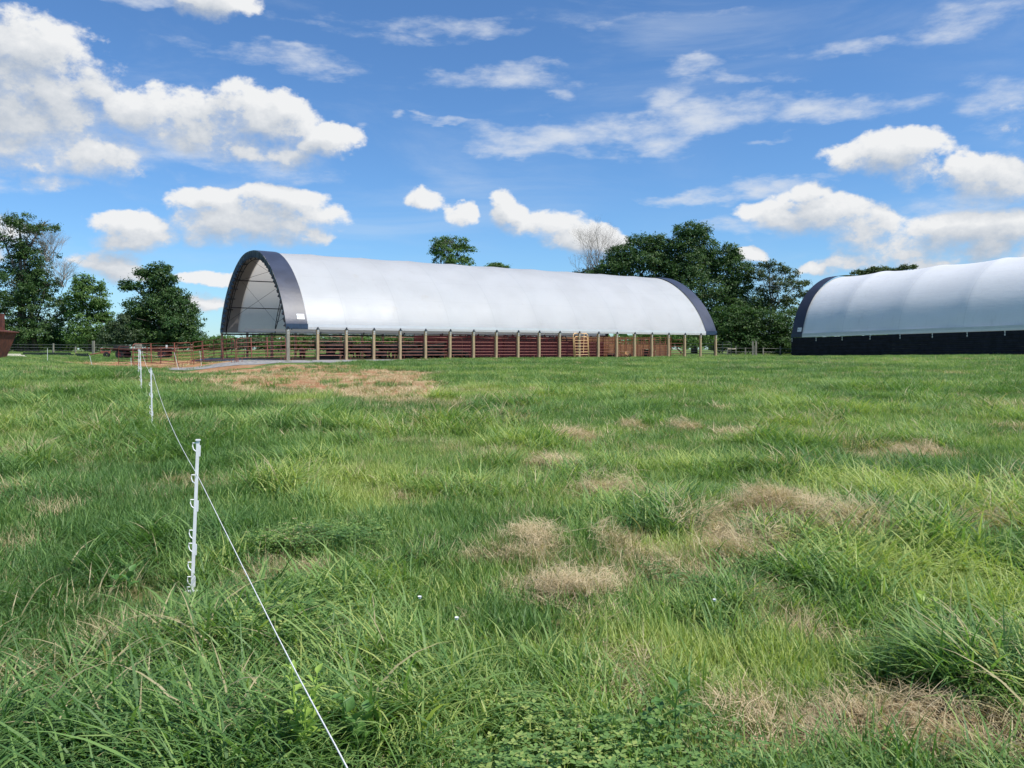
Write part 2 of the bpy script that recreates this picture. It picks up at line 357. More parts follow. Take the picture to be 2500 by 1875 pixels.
def m_floor(x, y):
    u, w = uw(x, y); return ((u > .8) & (u < B1L - .5) & (w > .7) & (w < B1W - .6)).astype(float)
sheet('barn_floor', m_floor, .5, .045, M_floor, -32, 30, 58, 116)

# ------------------------------------------------------------------ materials
M_white = material('white_cover_fabric', (.70, .73, .765), .40, var=.05, scale=.35, bump=.03, bscale=.7, trans=.46, spec=.4)
def seam_fabric(m, bay):
    t = NT(m.node_tree); b = t.n['Principled BSDF']; src_ = b.inputs['Base Color'].links[0].from_socket; tc = t.node('ShaderNodeTexCoord'); sp_ = t.node('ShaderNodeSeparateXYZ'); t.put(sp_.inputs[0], tc.outputs['Object'])
    ph = t.m('PINGPONG', sp_.outputs[0], bay / 2); line = t.m('LESS_THAN', ph, .035)
    hz = t.m('LESS_THAN', t.m('PINGPONG', t.m('ADD', sp_.outputs[2], .25), .9), .012)
    c = t.mix(t.m('MULTIPLY', t.m('MAXIMUM', line, hz), .16), src_, (.25, .27, .30))
    st_ = t.mr(t.noise(t.v('MULTIPLY', tc.outputs['Object'], (1.4, 1., .12)), 1.6, 6, .65), .56, .78)
    c = t.mix(t.m('MULTIPLY', st_, .22), c, (.36, .36, .33))
    c = t.mix(t.m('MULTIPLY', t.mr(t.noise(tc.outputs['Object'], .5, 3), .66, .74), .18), c, (.5, .44, .33))
    t.put(b.inputs['Base Color'], c)
    wv = t.noise(t.v('MULTIPLY', tc.outputs['Object'], (.5, 1, 3.2)), 1.1, 3, .5, dist=1.2)
    bn2 = t.node('ShaderNodeBump'); bn2.inputs['Strength'].default_value = .4; bn2.inputs['Distance'].default_value = .02; t.put(bn2.inputs['Height'], wv); t.l.new(b.inputs['Normal'].links[0].from_socket, bn2.inputs['Normal']); t.l.new(bn2.outputs[0], b.inputs['Normal'])
M_white2 = material('lightened_cover_fabric', (.80, .81, .82), .45, var=.03, scale=.35, bump=.02, bscale=.7, trans=.14, spec=.4)  # paler copy of the cover fabric, colour lightened to offset this barn's shaded side
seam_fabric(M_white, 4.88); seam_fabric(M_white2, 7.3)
[n for n in M_white.node_tree.nodes if n.type == 'BSDF_TRANSLUCENT'][0].inputs[0].default_value = (.86, .79, .68, 1)
M_skirt = material('skirt_fabric', (.62, .65, .68), .5, var=.05, scale=1, trans=.08)
M_navy = material('navy_cover_fabric', (.036, .045, .075), .46, var=.2, scale=.6, bump=.03, bscale=1.2, spec=.5)
M_navy2 = material('charcoal_cover_fabric', (.022, .026, .045), .5, var=.2, scale=.6, bump=.03, bscale=1.2, spec=.6)
for m_ in (M_navy, M_navy2):
    t = NT(m_.node_tree); b = t.n['Principled BSDF']; src_ = b.inputs['Base Color'].links[0].from_socket; g_ = t.node('ShaderNodeNewGeometry')
    t.put(b.inputs['Base Color'], t.mix(g_.outputs['Backfacing'], (.27, .27, .275), src_))
M_trim = material('dark_blue_trim', (.022, .042, .08), .45, var=.3, scale=4)
M_steel = material('dark_steel', (.02, .025, .035), .5, .3, var=.3, scale=5)
M_galv = material('galvanised_plate', (.62, .62, .6), .4, .5, var=.2, scale=14)
M_post = material('treated_pine', (.36, .275, .16), .85, var=.3, scale=3, bump=.01, bscale=20, stretch=(5, 5, .6))
M_postg = material('weathered_pine', (.22, .21, .17), .9, var=.3, scale=3, bump=.01, bscale=20, stretch=(5, 5, .6))
M_red = material('oxide_red_paint', (.26, .085, .06), .5, .1, var=.35, scale=7, spec=.5)
M_rust = material('rusty_brown_tube', (.46, .22, .13), .6, .1, var=.3, scale=6)
M_maroon = material('maroon_sheet_metal', (.12, .014, .028), .5, .1, var=.25, scale=2)
M_orange = material('rust_orange_sheet', (.64, .33, .17), .6, .0, var=.2, scale=2.5)
M_green = material('dark_green_paint', (.012, .028, .026), .5, .1, var=.3, scale=5)
M_yellow = material('peach_yellow_paint', (.80, .50, .24), .5, .0, var=.15, scale=8)
M_plastic = material('white_plastic', (.84, .85, .86), .4, var=.09, scale=9, trans=0)
M_wire = material('white_polywire', (.78, .78, .78), .5, var=.25, scale=150)
M_black = material('black_rubber', (.012, .012, .014), .7, var=.3, scale=10)
M_hide = material('black_hide', (.010, .008, .008), .75, var=.3, scale=9)
M_hide2 = material('dark_red_hide', (.10, .025, .016), .7, var=.3, scale=9)
M_rusty = material('rusted_plate', (.16, .05, .03), .8, .2, var=.4, scale=3, bump=.01, bscale=20, col2=(.06, .022, .02))
M_wall = material('black_ribbed_panel', (.010, .012, .020), .6, .0, var=.4, scale=1.5, spec=.2)
M_print = material('grey_print', (.45, .47, .5), .6)
M_paper = material('placard_white', (.8, .8, .8), .5, var=.03)
M_wood = material('grey_boards', (.3, .27, .22), .85, var=.3, scale=6)
M_board = material('fresh_boards', (.66, .62, .52), .8, var=.15, scale=6)

# ------------------------------------------------------------------ barns
def catmull(pts, n=10):
    pts = [Vector((a, b)) for a, b in pts]; P = [pts[0] * 2 - pts[1]] + pts + [pts[-1] * 2 - pts[-2]]; out = []
    for i in range(1, len(P) - 2):
        for k in range(n):
            t = k / n; a, b, c, d = P[i - 1], P[i], P[i + 1], P[i + 2]
            out.append(.5 * ((2 * b) + (c - a) * t + (2 * a - 5 * b + 4 * c - d) * t * t + (3 * b - a - 3 * c + d) * t ** 3))
    out.append(P[-2]); return out
def make_profile(half, W, n):
    h = catmull([(d, z) for d, z in half]); h = [(p.x, p.y) for p in h]
    full = h + [(W - d, z) for d, z in h[::-1][1:]]
    a = np.array(full); s = np.concatenate([[0], np.cumsum(np.hypot(*np.diff(a, axis=0).T))]); q = np.linspace(0, s[-1], n)
    return np.stack([np.interp(q, s, a[:, 0]), np.interp(q, s, a[:, 1])], 1)
def inward(prof):
    t = np.gradient(prof, axis=0); t /= np.linalg.norm(t, axis=1)[:, None]; return np.stack([t[:, 1], -t[:, 0]], 1)
def cover(name, prof, x0, x1, step, zb, sag, bay, mat, parent, off=0., tilt=0., wob=0.):
    inn = inward(prof); n = len(prof); xs = np.linspace(x0, x1, max(2, int((x1 - x0) / step) + 1)); mb = MB(); vs = []
    arc = np.linspace(0, 1, n)
    for x in xs:
        ph = (x % bay) / bay; s = sag * (4 * ph * (1 - ph)) ** .8 * np.sin(np.pi * arc) ** .5 + off
        s = s + wob * (fbm(np.full(n, x * .5), arc * 9, 41, 3) - .5)
        p = prof + inn * s[:, None] if not np.isscalar(s) else prof + inn * s
        for k in range(n): vs.append((x, p[k, 0], zb + p[k, 1] + tilt * x))
    fs = [(i * n + k, i * n + k + 1, (i + 1) * n + k + 1, (i + 1) * n + k) for i in range(len(xs) - 1) for k in range(n - 1)]
    mb.add(vs, fs); return mb.build(name, mat, parent, True)
def strip(name, y, z0, z1, x0, x1, mat, parent, th=.03, tilt=0.):
    mb = MB(); mb.box(((x0 + x1) / 2, y, (z0 + z1) / 2), (x1 - x0, th, z1 - z0))
    mb.v = [(a, b_, c + tilt * a) for a, b_, c in mb.v]; return mb.build(name, mat, parent)
def placard(parent, x, y, z, w, h, lean):
    o = MB().box((0, 0, 0), (w, .03, h)).build('placard', M_paper, parent, loc=(x, y, z), rot=(lean, 0, 0))
    p = MB(); p.lathe([(0, -.018), (.09 * h / .36, -.018)], (-w * .28, 0, .02), 12, 'Y')
    for k, l in enumerate((.42, .34, .46)): p.box((w * .16, -.018, h * (.22 - .2 * k)), (w * l, .004, h * .07))
    p.build('print', M_print, o)

half1 = [(0, 0), (.04, .4), (.34, 1.1), (.85, 2.05), (1.9, 3.45), (3.4, 4.85), (5.0, 5.9), (6.6, 6.6), (8.0, 6.92), (9.4, 7.0)]
ang1 = math.atan2(B1A[1], B1A[0]); EZ = 2.47
barn = empty('hoop_barn', (B1O[0], B1O[1], PADZ), ang1, label='long white fabric hoop barn on open wooden posts with cattle pens under it', cat='barn')
pr = make_profile(half1, B1W, 57)
cover('roof_cover', pr, 1.5, B1L - 1.5, .41, EZ, .075, 4.88, M_white, barn, wob=.05)
for x0, x1 in ((-.15, 1.6), (B1L - 1.6, B1L + .1)):
    cover('end_band', pr, x0, x1, .15, EZ, .0, 99, M_navy, barn, off=-.03, wob=.06)
    for yy in (-.05, B1W + .05):
        strip('band_trim', yy, EZ + .03, EZ + .42, x0 - .01, x1 + .01, M_trim, barn, .05)
for yy in (-.03, B1W + .03):
    strip('eave_skirt', yy, EZ - .01, EZ + .17, 1.62, B1L - 1.62, M_white, barn, .03)
    strip('eave_pocket', yy * .9, EZ + .172, EZ + .40, 1.62, B1L - 1.62, M_skirt, barn, .03)
# pleated valance drawn in around each end arch
for xe, sgn in ((-.16, 1), (B1L + .11, -1)):
    P2 = make_profile(half1, B1W, 300); inn = inward(P2); mb = MB(); vs = []
    for k in range(300):
        for j, d in enumerate((-.03, .28, .58)):
            ripple = (.13 * math.sin(k * .9) + .07 * math.sin(k * 2.3)) * j / 2
            p = P2[k] + inn[k] * (d + .05 * math.sin(k * .9) * (j == 2))
            vs.append((xe + sgn * (j * .05 + ripple * .8), p[0], EZ + p[1]))
    mb.add(vs, [(k * 3 + j, k * 3 + j + 1, k * 3 + j + 4, k * 3 + j + 3) for k in range(299) for j in range(2)])
    mb.build('valance', M_trim, barn, True)
placard(barn, 1.1, .23, EZ + 1.0, .62, .46, R(-22))
# double-chord arch trusses
tp = make_profile(half1, B1W, 41); inn = inward(tp)
mb = MB()
ch1 = [(0, *(tp[k] + inn[k] * .12)) for k in range(41)]; ch2 = [(0, *(tp[k] + inn[k] * (.16 + .5 * min(1, min(k, 40 - k) / 3)))) for k in range(41)]
mb.tube(ch1, .04, 5); mb.tube(ch2, .04, 5)
for k in range(40): mb.tube([ch1[k] if k % 2 else ch2[k], ch2[k + 1] if k % 2 else ch1[k + 1]], .018, 4)
tm = mb.mesh('truss', M_steel)
for i in range(11): link('truss', tm, barn, loc=(.35 + i * (B1L - .7) / 10, 0, EZ))
for k in (5, 11, 20, 29, 35):
    p = tp[k] + inn[k] * .66; MB().tube([(.3, p[0], EZ + p[1]), (B1L - .3, p[0], EZ + p[1])], .05, 6).build('purlin', M_steel, barn)
cm = MB()
for (a, c) in ((2, 11), (11, 2), (10, 17), (17, 10)):
    for (ka, kb) in ((a, c), (40 - a, 40 - c)):
        pa = tp[ka] + inn[ka] * .3; pb = tp[kb] + inn[kb] * .3; cm.tube([(0, pa[0], pa[1]), (4.81, pb[0], pb[1])], .014, 4)
cmm = cm.mesh('cable_brace', M_steel)
for i in range(10): link('cable_brace', cmm, barn, loc=(.35 + i * 4.81, 0, EZ))
clm = MB().box((0, 0, 0), (.5, .14, .1)).mesh('clip', M_steel)
for k in range(4, 20, 2):
    p = tp[40 - k] + inn[40 - k] * .1; link('clip', clm, barn, loc=(.45, p[0] - .1, EZ + p[1]))
# base rail and posts
for yy in (B1W - .16,): MB().box((B1L / 2, yy, EZ - .12), (B1L, .1, .16)).build('base_rail', M_steel, barn)
pm = MB().box((0, 0, 1.2), (.20, .20, 2.5)).mesh('post', M_post); pg = MB().box((0, 0, 1.2), (.26, .24, 2.56)).mesh('post', M_postg)
bk = MB(); bk.box((0, -.108, 2.28), (.05, .012, .36)); bk.box((0, -.115, 2.33), (.16, .02, .05)); bk.box((0, -.115, 2.15), (.16, .02, .04)); bk.box((.03, -.118, 2.42), (.05, .02, .18)); bkm = bk.mesh('bracket', M_galv)
cp = MB(); cp.box((0, -.02, 2.5), (.24, .26, .06)); cp.tube([(0, -.1, 2.5), (0, -.12, 2.66)], .05, 6); cpm = cp.mesh('cap', M_steel)
for side in (0, 1):
    for i in range(21):
        x = i * 2.44; yy = 0.02 if side == 0 else B1W - .02
        p = link('post', pg if (i == 0 and side == 0) else pm, barn, loc=(x, yy, 0), rot=(0, 0, 0 if side == 0 else math.pi))
        p.rotation_euler.x = random.uniform(-.004, .004); p.rotation_euler.y = random.uniform(-.006, .006)
        link('bracket', bkm, p); link('cap', cpm, p)

# second barn
half2 = [(0, 0), (.05, .4), (.42, 1.85), (1.15, 3.6), (2.4, 5.3), (4.0, 6.6), (5.85, 7.5), (7.6, 7.85), (9.3, 7.92)]
ang2 = math.atan2(B2A[1], B2A[0]); z20 = .66; TL = .0145
b2 = empty('walled_barn', (B2O[0], B2O[1], z20), ang2, label='white fabric hoop barn with solid black lower walls and wide navy end band', cat='barn')
E2 = 2.40
p2 = make_profile(half2, B2W, 57)
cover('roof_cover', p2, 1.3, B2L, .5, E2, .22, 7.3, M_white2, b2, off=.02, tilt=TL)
cover('end_band', p2, -.1, 1.55, .2, E2, 0, 99, M_navy2, b2, off=-.03, tilt=TL)
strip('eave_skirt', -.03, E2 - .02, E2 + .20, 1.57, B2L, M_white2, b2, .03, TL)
strip('eave_pocket', -.025, E2 + .202, E2 + .46, 1.57, B2L, M_skirt, b2, .03, TL)
strip('band_trim', -.05, E2, E2 + .44, -.11, 1.56, M_trim, b2, .05, TL)
placard(b2, 1.05, .12, E2 + .95, .62, .5, R(-13))
# ribbed wall boards, each a piece of its own
for (ax, ln, flip) in (('side', B2L, 0), ('end', B2W, 1)):
    nb = 8; bh = 3.1 / nb
    for k in range(nb):
        mb = MB(); z0 = -.75 + k * bh
        prof_ = [(0, 0), (-.045, .02), (-.045, bh * .55), (-.012, bh * .62), (-.012, bh - .0015), (.05, bh - .0015), (.05, 0)]
        vs = []
        for xx in (0, ln):
            for (d, z) in prof_: vs.append((xx - .1, d, z0 + z + TL * xx) if not flip else (d - .05, xx, z0 + z))
        n = len(prof_); fs = [(j, (j + 1) % n, n + (j + 1) % n, n + j) for j in range(n)] + [tuple(range(n)), tuple(range(2 * n - 1, n - 1, -1))]
        mb.add(vs, fs).build('wall_board', M_wall, b2)
bm = MB(); bm.box((0, -.08, 0), (.1, .03, .12)); bm.box((0, -.08, -.3), (.12, .03, .1)); bm.tube([(0, -.07, .08), (0, -.07, -.4)], .03, 5)
bmm = bm.mesh('bracket', M_galv)
for i in range(1, 16): link('bracket', bmm, b2, loc=(i * 3.74, 0, E2 - .14 + TL * i * 3.74))
link('bracket', bmm, b2, loc=(.05, 0, E2 - .14)); 

# ------------------------------------------------------------------ livestock panels
def L2W(u, w): p = B1O + B1A * u + B1P * w; return float(p[0]), float(p[1])
_pc = {}
def panel(p0, p1, mat, label, h=1.88, group='red tube livestock panels', rails=(.36, .63, .89, 1.19, 1.5), braces=(.5,), r=.022, z0=None, name='livestock_panel', feet=True):
    x0, y0 = p0; x1, y1 = p1; L = math.hypot(x1 - x0, y1 - y0); za = tz(x0, y0) if z0 is None else z0; zb = tz(x1, y1) if z0 is None else z0
    root = empty(name, (x0, y0, za), math.atan2(y1 - y0, x1 - x0), label=label, cat='livestock panel', group=group)
    root.rotation_euler.y = -math.atan2(zb - za, L)
    key = (round(L, 2), mat.name, h, rails, r)
    if key not in _pc:
        c = .22
        fr = [(.03, 0, .05), (.03, 0, h - c)] + [(.03 + c - c * math.cos(a), 0, h - c + c * math.sin(a)) for a in (R(30), R(60), R(90))] + \
             [(L - .03 - c + c * math.sin(a), 0, h - c + c * math.cos(a)) for a in (0, R(30), R(60))] + [(L - .03, 0, h - c), (L - .03, 0, .05)]
        _pc[key] = (MB().tube(fr, r * 1.15, 6).mesh('frame', mat), MB().tube([(.05, 0, 0), (L - .05, 0, 0)], r, 6).mesh('rail', mat),
                    MB().box((0, 0, (h + rails[0]) / 2), (.07, .05, h - rails[0])).mesh('upright', mat),
                    MB().tube([(0, 0, rails[0])] + [(.14 - .14 * math.cos(a), 0, .1 - .1 * math.sin(a)) for a in (0, .5, 1., 1.57, 2.1, 2.6, 3.14)] + [(.28, 0, rails[0])], r * .9, 5).mesh('foot', mat))
    f, ra, up, ft = _pc[key]
    link('frame', f, root)
    for z in rails: link('rail', ra, root, loc=(0, 0, z))
    for q in braces: link('upright', up, root, loc=(L * q, 0, 0))
    if feet:
        link('foot', ft, root, loc=(.12, 0, 0)); link('foot', ft, root, loc=(L - .42, 0, 0))
    return root
for i in range(10):
    g = 9 <= i
    panel(L2W(i * 4.88 + .05, .16), L2W((i + 1) * 4.88 - .05, .16), M_green if g else M_red,
          ('green' if g else 'red') + ' tube panel on the field side of the long barn, %s from its left' % ORD[i], group='panels along the front of the long barn', z0=PADZ + .02)
    panel(L2W(i * 4.88 + .05, B1W - .2), L2W((i + 1) * 4.88 - .05, B1W - .2), M_green if g else M_red,
          'tube panel on the far side of the long barn, %s from its left end' % ORD[i], group='panels along the back of the long barn', z0=PADZ + .02)
# gates in the yard, left of the barn
a0 = at(289, 70.); a1 = at(428, 64.5); a2 = at(434, 64.3); a3 = at(578, 63.2); a4 = at(700, 64.6)
panel(a0, a1, M_red, 'low red tube gate at the left end of the yard run, three flat uprights', h=1.6, rails=(.28, .5, .78, 1.05, 1.32), braces=(.27, .52, .76), group='yard gates left of the barn', feet=False, name='yard_gate')
panel(a2, a3, M_red, 'rust red yard gate with rounded corner rising over the gravel bank', h=1.85, braces=(.45, .78), group='yard gates left of the barn', name='yard_gate')
panel(a3, a4, M_red, 'red yard gate closing the run against the corner post of the barn', h=1.85, braces=(.3, .62), group='yard gates left of the barn', name='yard_gate')
panel(L2W(-5, 9), L2W(-1, 15), M_red, 'red panel standing behind the yard gates, angled to the barn', braces=(.3, .7), group='yard gates left of the barn')
panel(L2W(-10, 7), L2W(-5.1, 9), M_red, 'red panel behind the rust red yard gate, left of the angled one', braces=(.3, .7), group='yard gates left of the barn')
panel(L2W(.3, .4), L2W(.3, 6.4), M_red, 'red panel across the near half of the open barn end', braces=(.35, .7), z0=PADZ + .02, group='panels across the barn')
panel(L2W(.3, 12.4), L2W(.3, 18.4), M_red, 'red panel across the far corner of the open barn end', braces=(.35, .7), z0=PADZ + .02, group='panels across the barn')
panel(L2W(16.5, 1), L2W(16.5, 8), M_red, 'red panel crossing the barn right of the cattle', braces=(.35, .7), z0=PADZ + .02, group='panels across the barn')
panel(L2W(48.9, .4), L2W(50.7, -.6), M_green, 'short dark green panel reaching out past the right end of the long barn', h=1.7, z0=PADZ, group='green pen panels', rails=(.36, .7, 1.05, 1.4))
panel(L2W(42.5, 8), L2W(48.4, 8), M_green, 'dark green panel set across the middle of the right barn end', z0=PADZ, group='green pen panels')
# sheeted alley and working pen
for k in range(6):
    L = 3.15; u0 = 17.4 + k * 3.25; r_ = empty('sheeted_panel', (*L2W(u0, 5.2), PADZ + .03), ang1, label='maroon sheet metal alley panel inside the long barn, %s from the left' % ORD[k], cat='panel', group='maroon alley panels')
    for j in range(5): MB().box((L / 2, 0, .12 + .32 * j + .15), (L - .06, .03 + .012 * (j % 2), .30)).build('sheet', M_maroon, r_)
    MB().tube([(0, -.03, 0), (0, -.03, 2.25), (L, -.03, 2.25), (L, -.03, 0)], .04, 6).build('frame', M_maroon, r_)
    MB().tube([(0, -.03, 2.05), (L, -.03, 2.05)], .03, 6).build('rail', M_maroon, r_)
    MB().tube([(0, -.03, 1.82), (L, -.03, 1.82)], .025, 6).build('rail', M_maroon, r_)
ch = empty('working_pen', (*L2W(37.0, 4.6), PADZ + .03), ang1, label='rust orange sheeted cattle pen with railed top at the right of the long barn', cat='cattle pen')
for k in range(4):
    if k != 2: MB().box((k * 2.35 + 1.15, 0, .75), (2.25, .05, 1.3)).build('sheet', M_orange, ch)
    else:
        MB().box((k * 2.35 + 1.15, 0, 1.12), (2.25, .05, .56)).build('sheet', M_orange, ch)
        MB().box((k * 2.35 + 1.15, .35, .42), (1.7, .05, .78)).build('opening_shade', M_black, ch)  # black sheet painted as the darkness inside the chute opening
        MB().box((k * 2.35 + .17, 0, .42), (.28, .05, .8)).build('sheet', M_orange, ch); MB().box((k * 2.35 + 2.13, 0, .42), (.28, .05, .8)).build('sheet', M_orange, ch)
    for z in (1.52, 1.72, 1.95, 2.18): MB().tube([(k * 2.35, -.05, z), (k * 2.35 + 2.3, -.05, z)], .03, 6).build('rail', M_rust, ch)
for k in range(12): MB().box((k * .85, -.09, 1.12), (.07, .06, 2.2)).build('upright', M_rust, ch)
for y_o in (2.2, 4.4):
    for z in (.5, .9, 1.3, 1.7, 2.1): MB().tube([(0, y_o, z), (9.3, y_o, z)], .03, 5).build('rail', M_rust, ch)
    for k in range(7): MB().box((k * 1.5, y_o, 1.1), (.08, .06, 2.2)).build('upright', M_rust, ch)
MB().box((4.6, 4.5, .75), (9.2, .05, 1.4)).build('sheet', M_orange, ch)
for k in range(9):
    u0 = 17.6 + k * 3.1; r_ = empty('sorting_panel', (*L2W(u0, 12.5), PADZ + .03), ang1, label='tall dark sorting alley wall at the back of the long barn, %s from the left' % ORD[k], cat='panel', group='tall back alley walls')
    m_ = M_maroon if k < 6 else M_orange
    for j in range(6): MB().box((1.52, 0, .1 + .37 * j + .17), (3.0, .03 + .012 * (j % 2), .35)).build('sheet', m_, r_)
    MB().tube([(0, -.03, 0), (0, -.03, 2.42), (3.05, -.03, 2.42), (3.05, -.03, 0)], .04, 6).build('frame', m_, r_)
for (u, w, ln, lb) in ((20., 9., 4.2, 'dark cattle chute frame behind the maroon wall, left'), (26.2, 8.4, 4.6, 'dark cattle chute frame behind the maroon wall, by the arched gate'), (32.5, 8.8, 3.4, 'dark cattle chute frame behind the maroon wall, right')):
    r_ = empty('chute_frame', (*L2W(u, w), PADZ + .03), ang1, label=lb, cat='cattle chute', group='chutes behind the maroon wall')
    for xx in (0, ln / 2, ln): MB().tube([(xx, -.5, 0), (xx, -.5, 2.0), (xx, -.3, 2.3), (xx, .3, 2.3), (xx, .5, 2.0), (xx, .5, 0)], .07, 6).build('hoop', M_steel, r_)
    for y_o in (-.5, .5):
        MB().box((ln / 2, y_o, 1.1), (ln - .2, .04, 1.0)).build('sheet', M_steel, r_)
        for z in (1.75, 1.95): MB().tube([(0, y_o, z), (ln, y_o, z)], .045, 5).build('rail', M_steel, r_)
# peach gate leaning on the posts
gt = empty('walk_through_gate', (*L2W(28.15, -.62), tz(*L2W(28.15, -.62))), ang1, label='peach yellow arched walk gate leaning upright against the barn posts', cat='gate')
w_, h_ = 1.85, 2.45
def arch(w, h, c, x0=0.): return [(x0, 0, 0), (x0, 0, h - c)] + [(x0 + c - c * math.cos(a), 0, h - c + c * math.sin(a)) for a in (R(30), R(60), R(90))] + [(x0 + w - c + c * math.sin(a), 0, h - c + c * math.cos(a)) for a in (0, R(30), R(60))] + [(x0 + w, 0, h - c), (x0 + w, 0, 0)]
MB().tube(arch(w_, h_, .32), .042, 7).build('frame', M_yellow, gt, True)
lf = MB().tube(arch(w_ - .22, 2.0, .22, .11), .035, 7); lf.v = [(a, b_ - .05, c + .12) for a, b_, c in lf.v]; lfo = lf.build('gate_leaf', M_yellow, gt, True)
for z in (.35, .62, .9, 1.18, 1.46, 1.74): MB().tube([(.12, -.05, z), (w_ - .12, -.05, z)], .026, 6).build('rail', M_yellow, lfo)
MB().tube([(1.1, -.08, .5), (1.32, -.08, 2.38)], .03, 6).build('brace', M_yellow, gt)
gt.rotation_euler.x = R(-5)

# ------------------------------------------------------------------ cattle
def cow_mesh(name, pose, mat):
    if pose == 'lie':
        V = [(-.75, 0, .42, .28), (-.15, 0, .44, .36), (.45, 0, .46, .31), (.78, 0, .66, .18), (1.02, 0, .82, .14), (1.28, .02, .70, .085)]
        hx = 4; legs = [(.5, .3, .2, .11), (.85, .34, .12, .06), (.6, .4, .08, .05), (.5, -.26, .2, .11), (.8, -.3, .12, .06), (.55, -.36, .08, .05),
                (-.75, .34, .22, .16), (-.35, .5, .12, .07), (-.75, .55, .07, .05), (-.75, -.3, .2, .15), (-.4, -.42, .12, .07), (-.75, -.45, .07, .05)]
        tail = [(-1.02, 0, .45, .04), (-1.15, .1, .15, .03)]
    else:
        hd = [(.86, 0, 1.16, .19), (1.14, 0, 1.26, .135), (1.40, 0, 1.10, .085)] if pose == 'up' else [(.86, 0, .92, .19), (1.12, 0, .62, .13), (1.30, 0, .36, .085)]
        V = [(-.72, 0, 1.03, .29), (-.12, 0, .95, .36), (.48, 0, 1.0, .31)] + hd; hx = 4
        legs = [(.5, .17, .66, .13), (.53, .18, .36, .065), (.5, .18, .05, .06), (.5, -.17, .66, .13), (.46, -.18, .36, .065), (.5, -.18, .05, .06),
                (-.74, .18, .72, .17), (-.88, .19, .44, .07), (-.8, .19, .05, .06), (-.74, -.18, .72, .17), (-.84, -.19, .44, .07), (-.74, -.19, .05, .06)]
        tail = [(-1.02, 0, 1.08, .045), (-1.07, 0, .5, .03)]
    vs = V + legs + tail; E = [(i, i + 1) for i in range(5)]; n = 6
    for q, rt in ((0, 2), (3, 2), (6, 0), (9, 0)): E += [(rt, n + q), (n + q, n + q + 1), (n + q + 1, n + q + 2)]
    E += [(0, n + 12), (n + 12, n + 13)]; k = len(vs); hh = V[hx]
    vs += [(hh[0] - .08, .2, hh[2] + .07, .035), (hh[0] - .08, -.2, hh[2] + .07, .035)]; E += [(hx, k), (hx, k + 1)]
    me = bpy.data.meshes.new(name); me.from_pydata([v[:3] for v in vs], E, []); me.materials.append(mat)
    o = bpy.data.objects.new(name, me); COL.objects.link(o); m = o.modifiers.new('skin', 'SKIN'); m.use_smooth_shade = True
    for i, v in enumerate(vs): me.skin_vertices[0].data[i].radius = (v[3], v[3] * (.8 if i in (0, 1, 2) else 1))
    me.skin_vertices[0].data[0].use_root = True
    s = o.modifiers.new('sub', 'SUBSURF'); s.levels = 2; s.render_levels = 2
    # bake so that each animal is one plain mesh
    dg = bpy.context.evaluated_depsgraph_get(); ev_ = bpy.data.meshes.new_from_object(o.evaluated_get(dg)); bpy.data.objects.remove(o)
    return ev_
cows = {p: cow_mesh('cow', p, M_hide) for p in ('up', 'down', 'lie')}
redc = cow_mesh('cow', 'up', M_hide2)
CW = [(5.9, 4.2, 'down', 10, 'black cow feeding with head low behind the third and fourth posts of the long barn'),
      (7.2, 7.4, 'up', 195, 'black cow standing deepest in the shade, left of the lying cow'),
      (8.6, 2.6, 'lie', 170, 'black cow lying with raised head between the fourth and fifth barn posts'),
      (10.7, 4.6, 'up', 190, 'black cow standing with head to the left behind the fifth barn post'),
      (12.2, 2.2, 'lie', 5, 'black cow lying down behind the lower rails beside the sixth post'),
      (13.3, 5.4, 'down', 200, 'black cow with lowered head in the middle of the crowded herd'),
      (15.2, 3.6, 'up', 20, 'black cow standing at the right of the herd facing right'),
      (17.3, 3.2, 'lie', 185, 'black cow lying at the right edge of the herd by the maroon wall'),
      (10.0, 8.0, 'up', 5, 'black cow standing at the back of the herd facing right'),
      (14.6, 8.2, 'up', 185, 'black cow standing far back near the maroon wall')]
CW += [(6.6, 5.6, 'up', 15, 'black cow standing behind the feeding cow, second from the open end'), (9.2, 6.2, 'down', 185, 'black cow feeding behind the lying cow, head hidden by the fifth post'),
       (11.9, 6.4, 'up', 5, 'black cow standing broadside behind the sixth post'), (13.0, 8.6, 'up', 182, 'black cow at the very back of the herd, centre'),
       (14.2, 2.4, 'lie', 175, 'black cow lying close to the rails beside the seventh post'), (16.1, 6.6, 'up', 185, 'black cow standing behind the one facing right, near the crossing panel'),
       (11.0, 2.6, 'down', 8, 'black cow grazing along the floor close behind the fifth post'), (15.6, 9.6, 'up', 3, 'black cow at the back right of the herd before the tall wall')]
for (u, w, p, a, lb) in CW:
    x, y = L2W(u, w); o = link('cow', cows[p], loc=(x, y, PADZ + .04), rot=(0, 0, ang1 + R(a))); o.scale = (1.1, 1.25, 1.08)
    tag(o, lb, 'cow', 'black cattle under the long barn')
x, y = L2W(3.5, 6.4); tag(link('cow', redc, loc=(x, y, PADZ + .04), rot=(0, 0, ang1 + R(75))), 'small dark red cow standing alone near the open barn end', 'cow'); COL.objects[-1].scale = (.75, .75, .75)
tr = empty('feed_trough', (*L2W(4.0, 1.6), PADZ + .04), ang1, label='long black feed trough on the barn floor behind the second post', cat='trough')
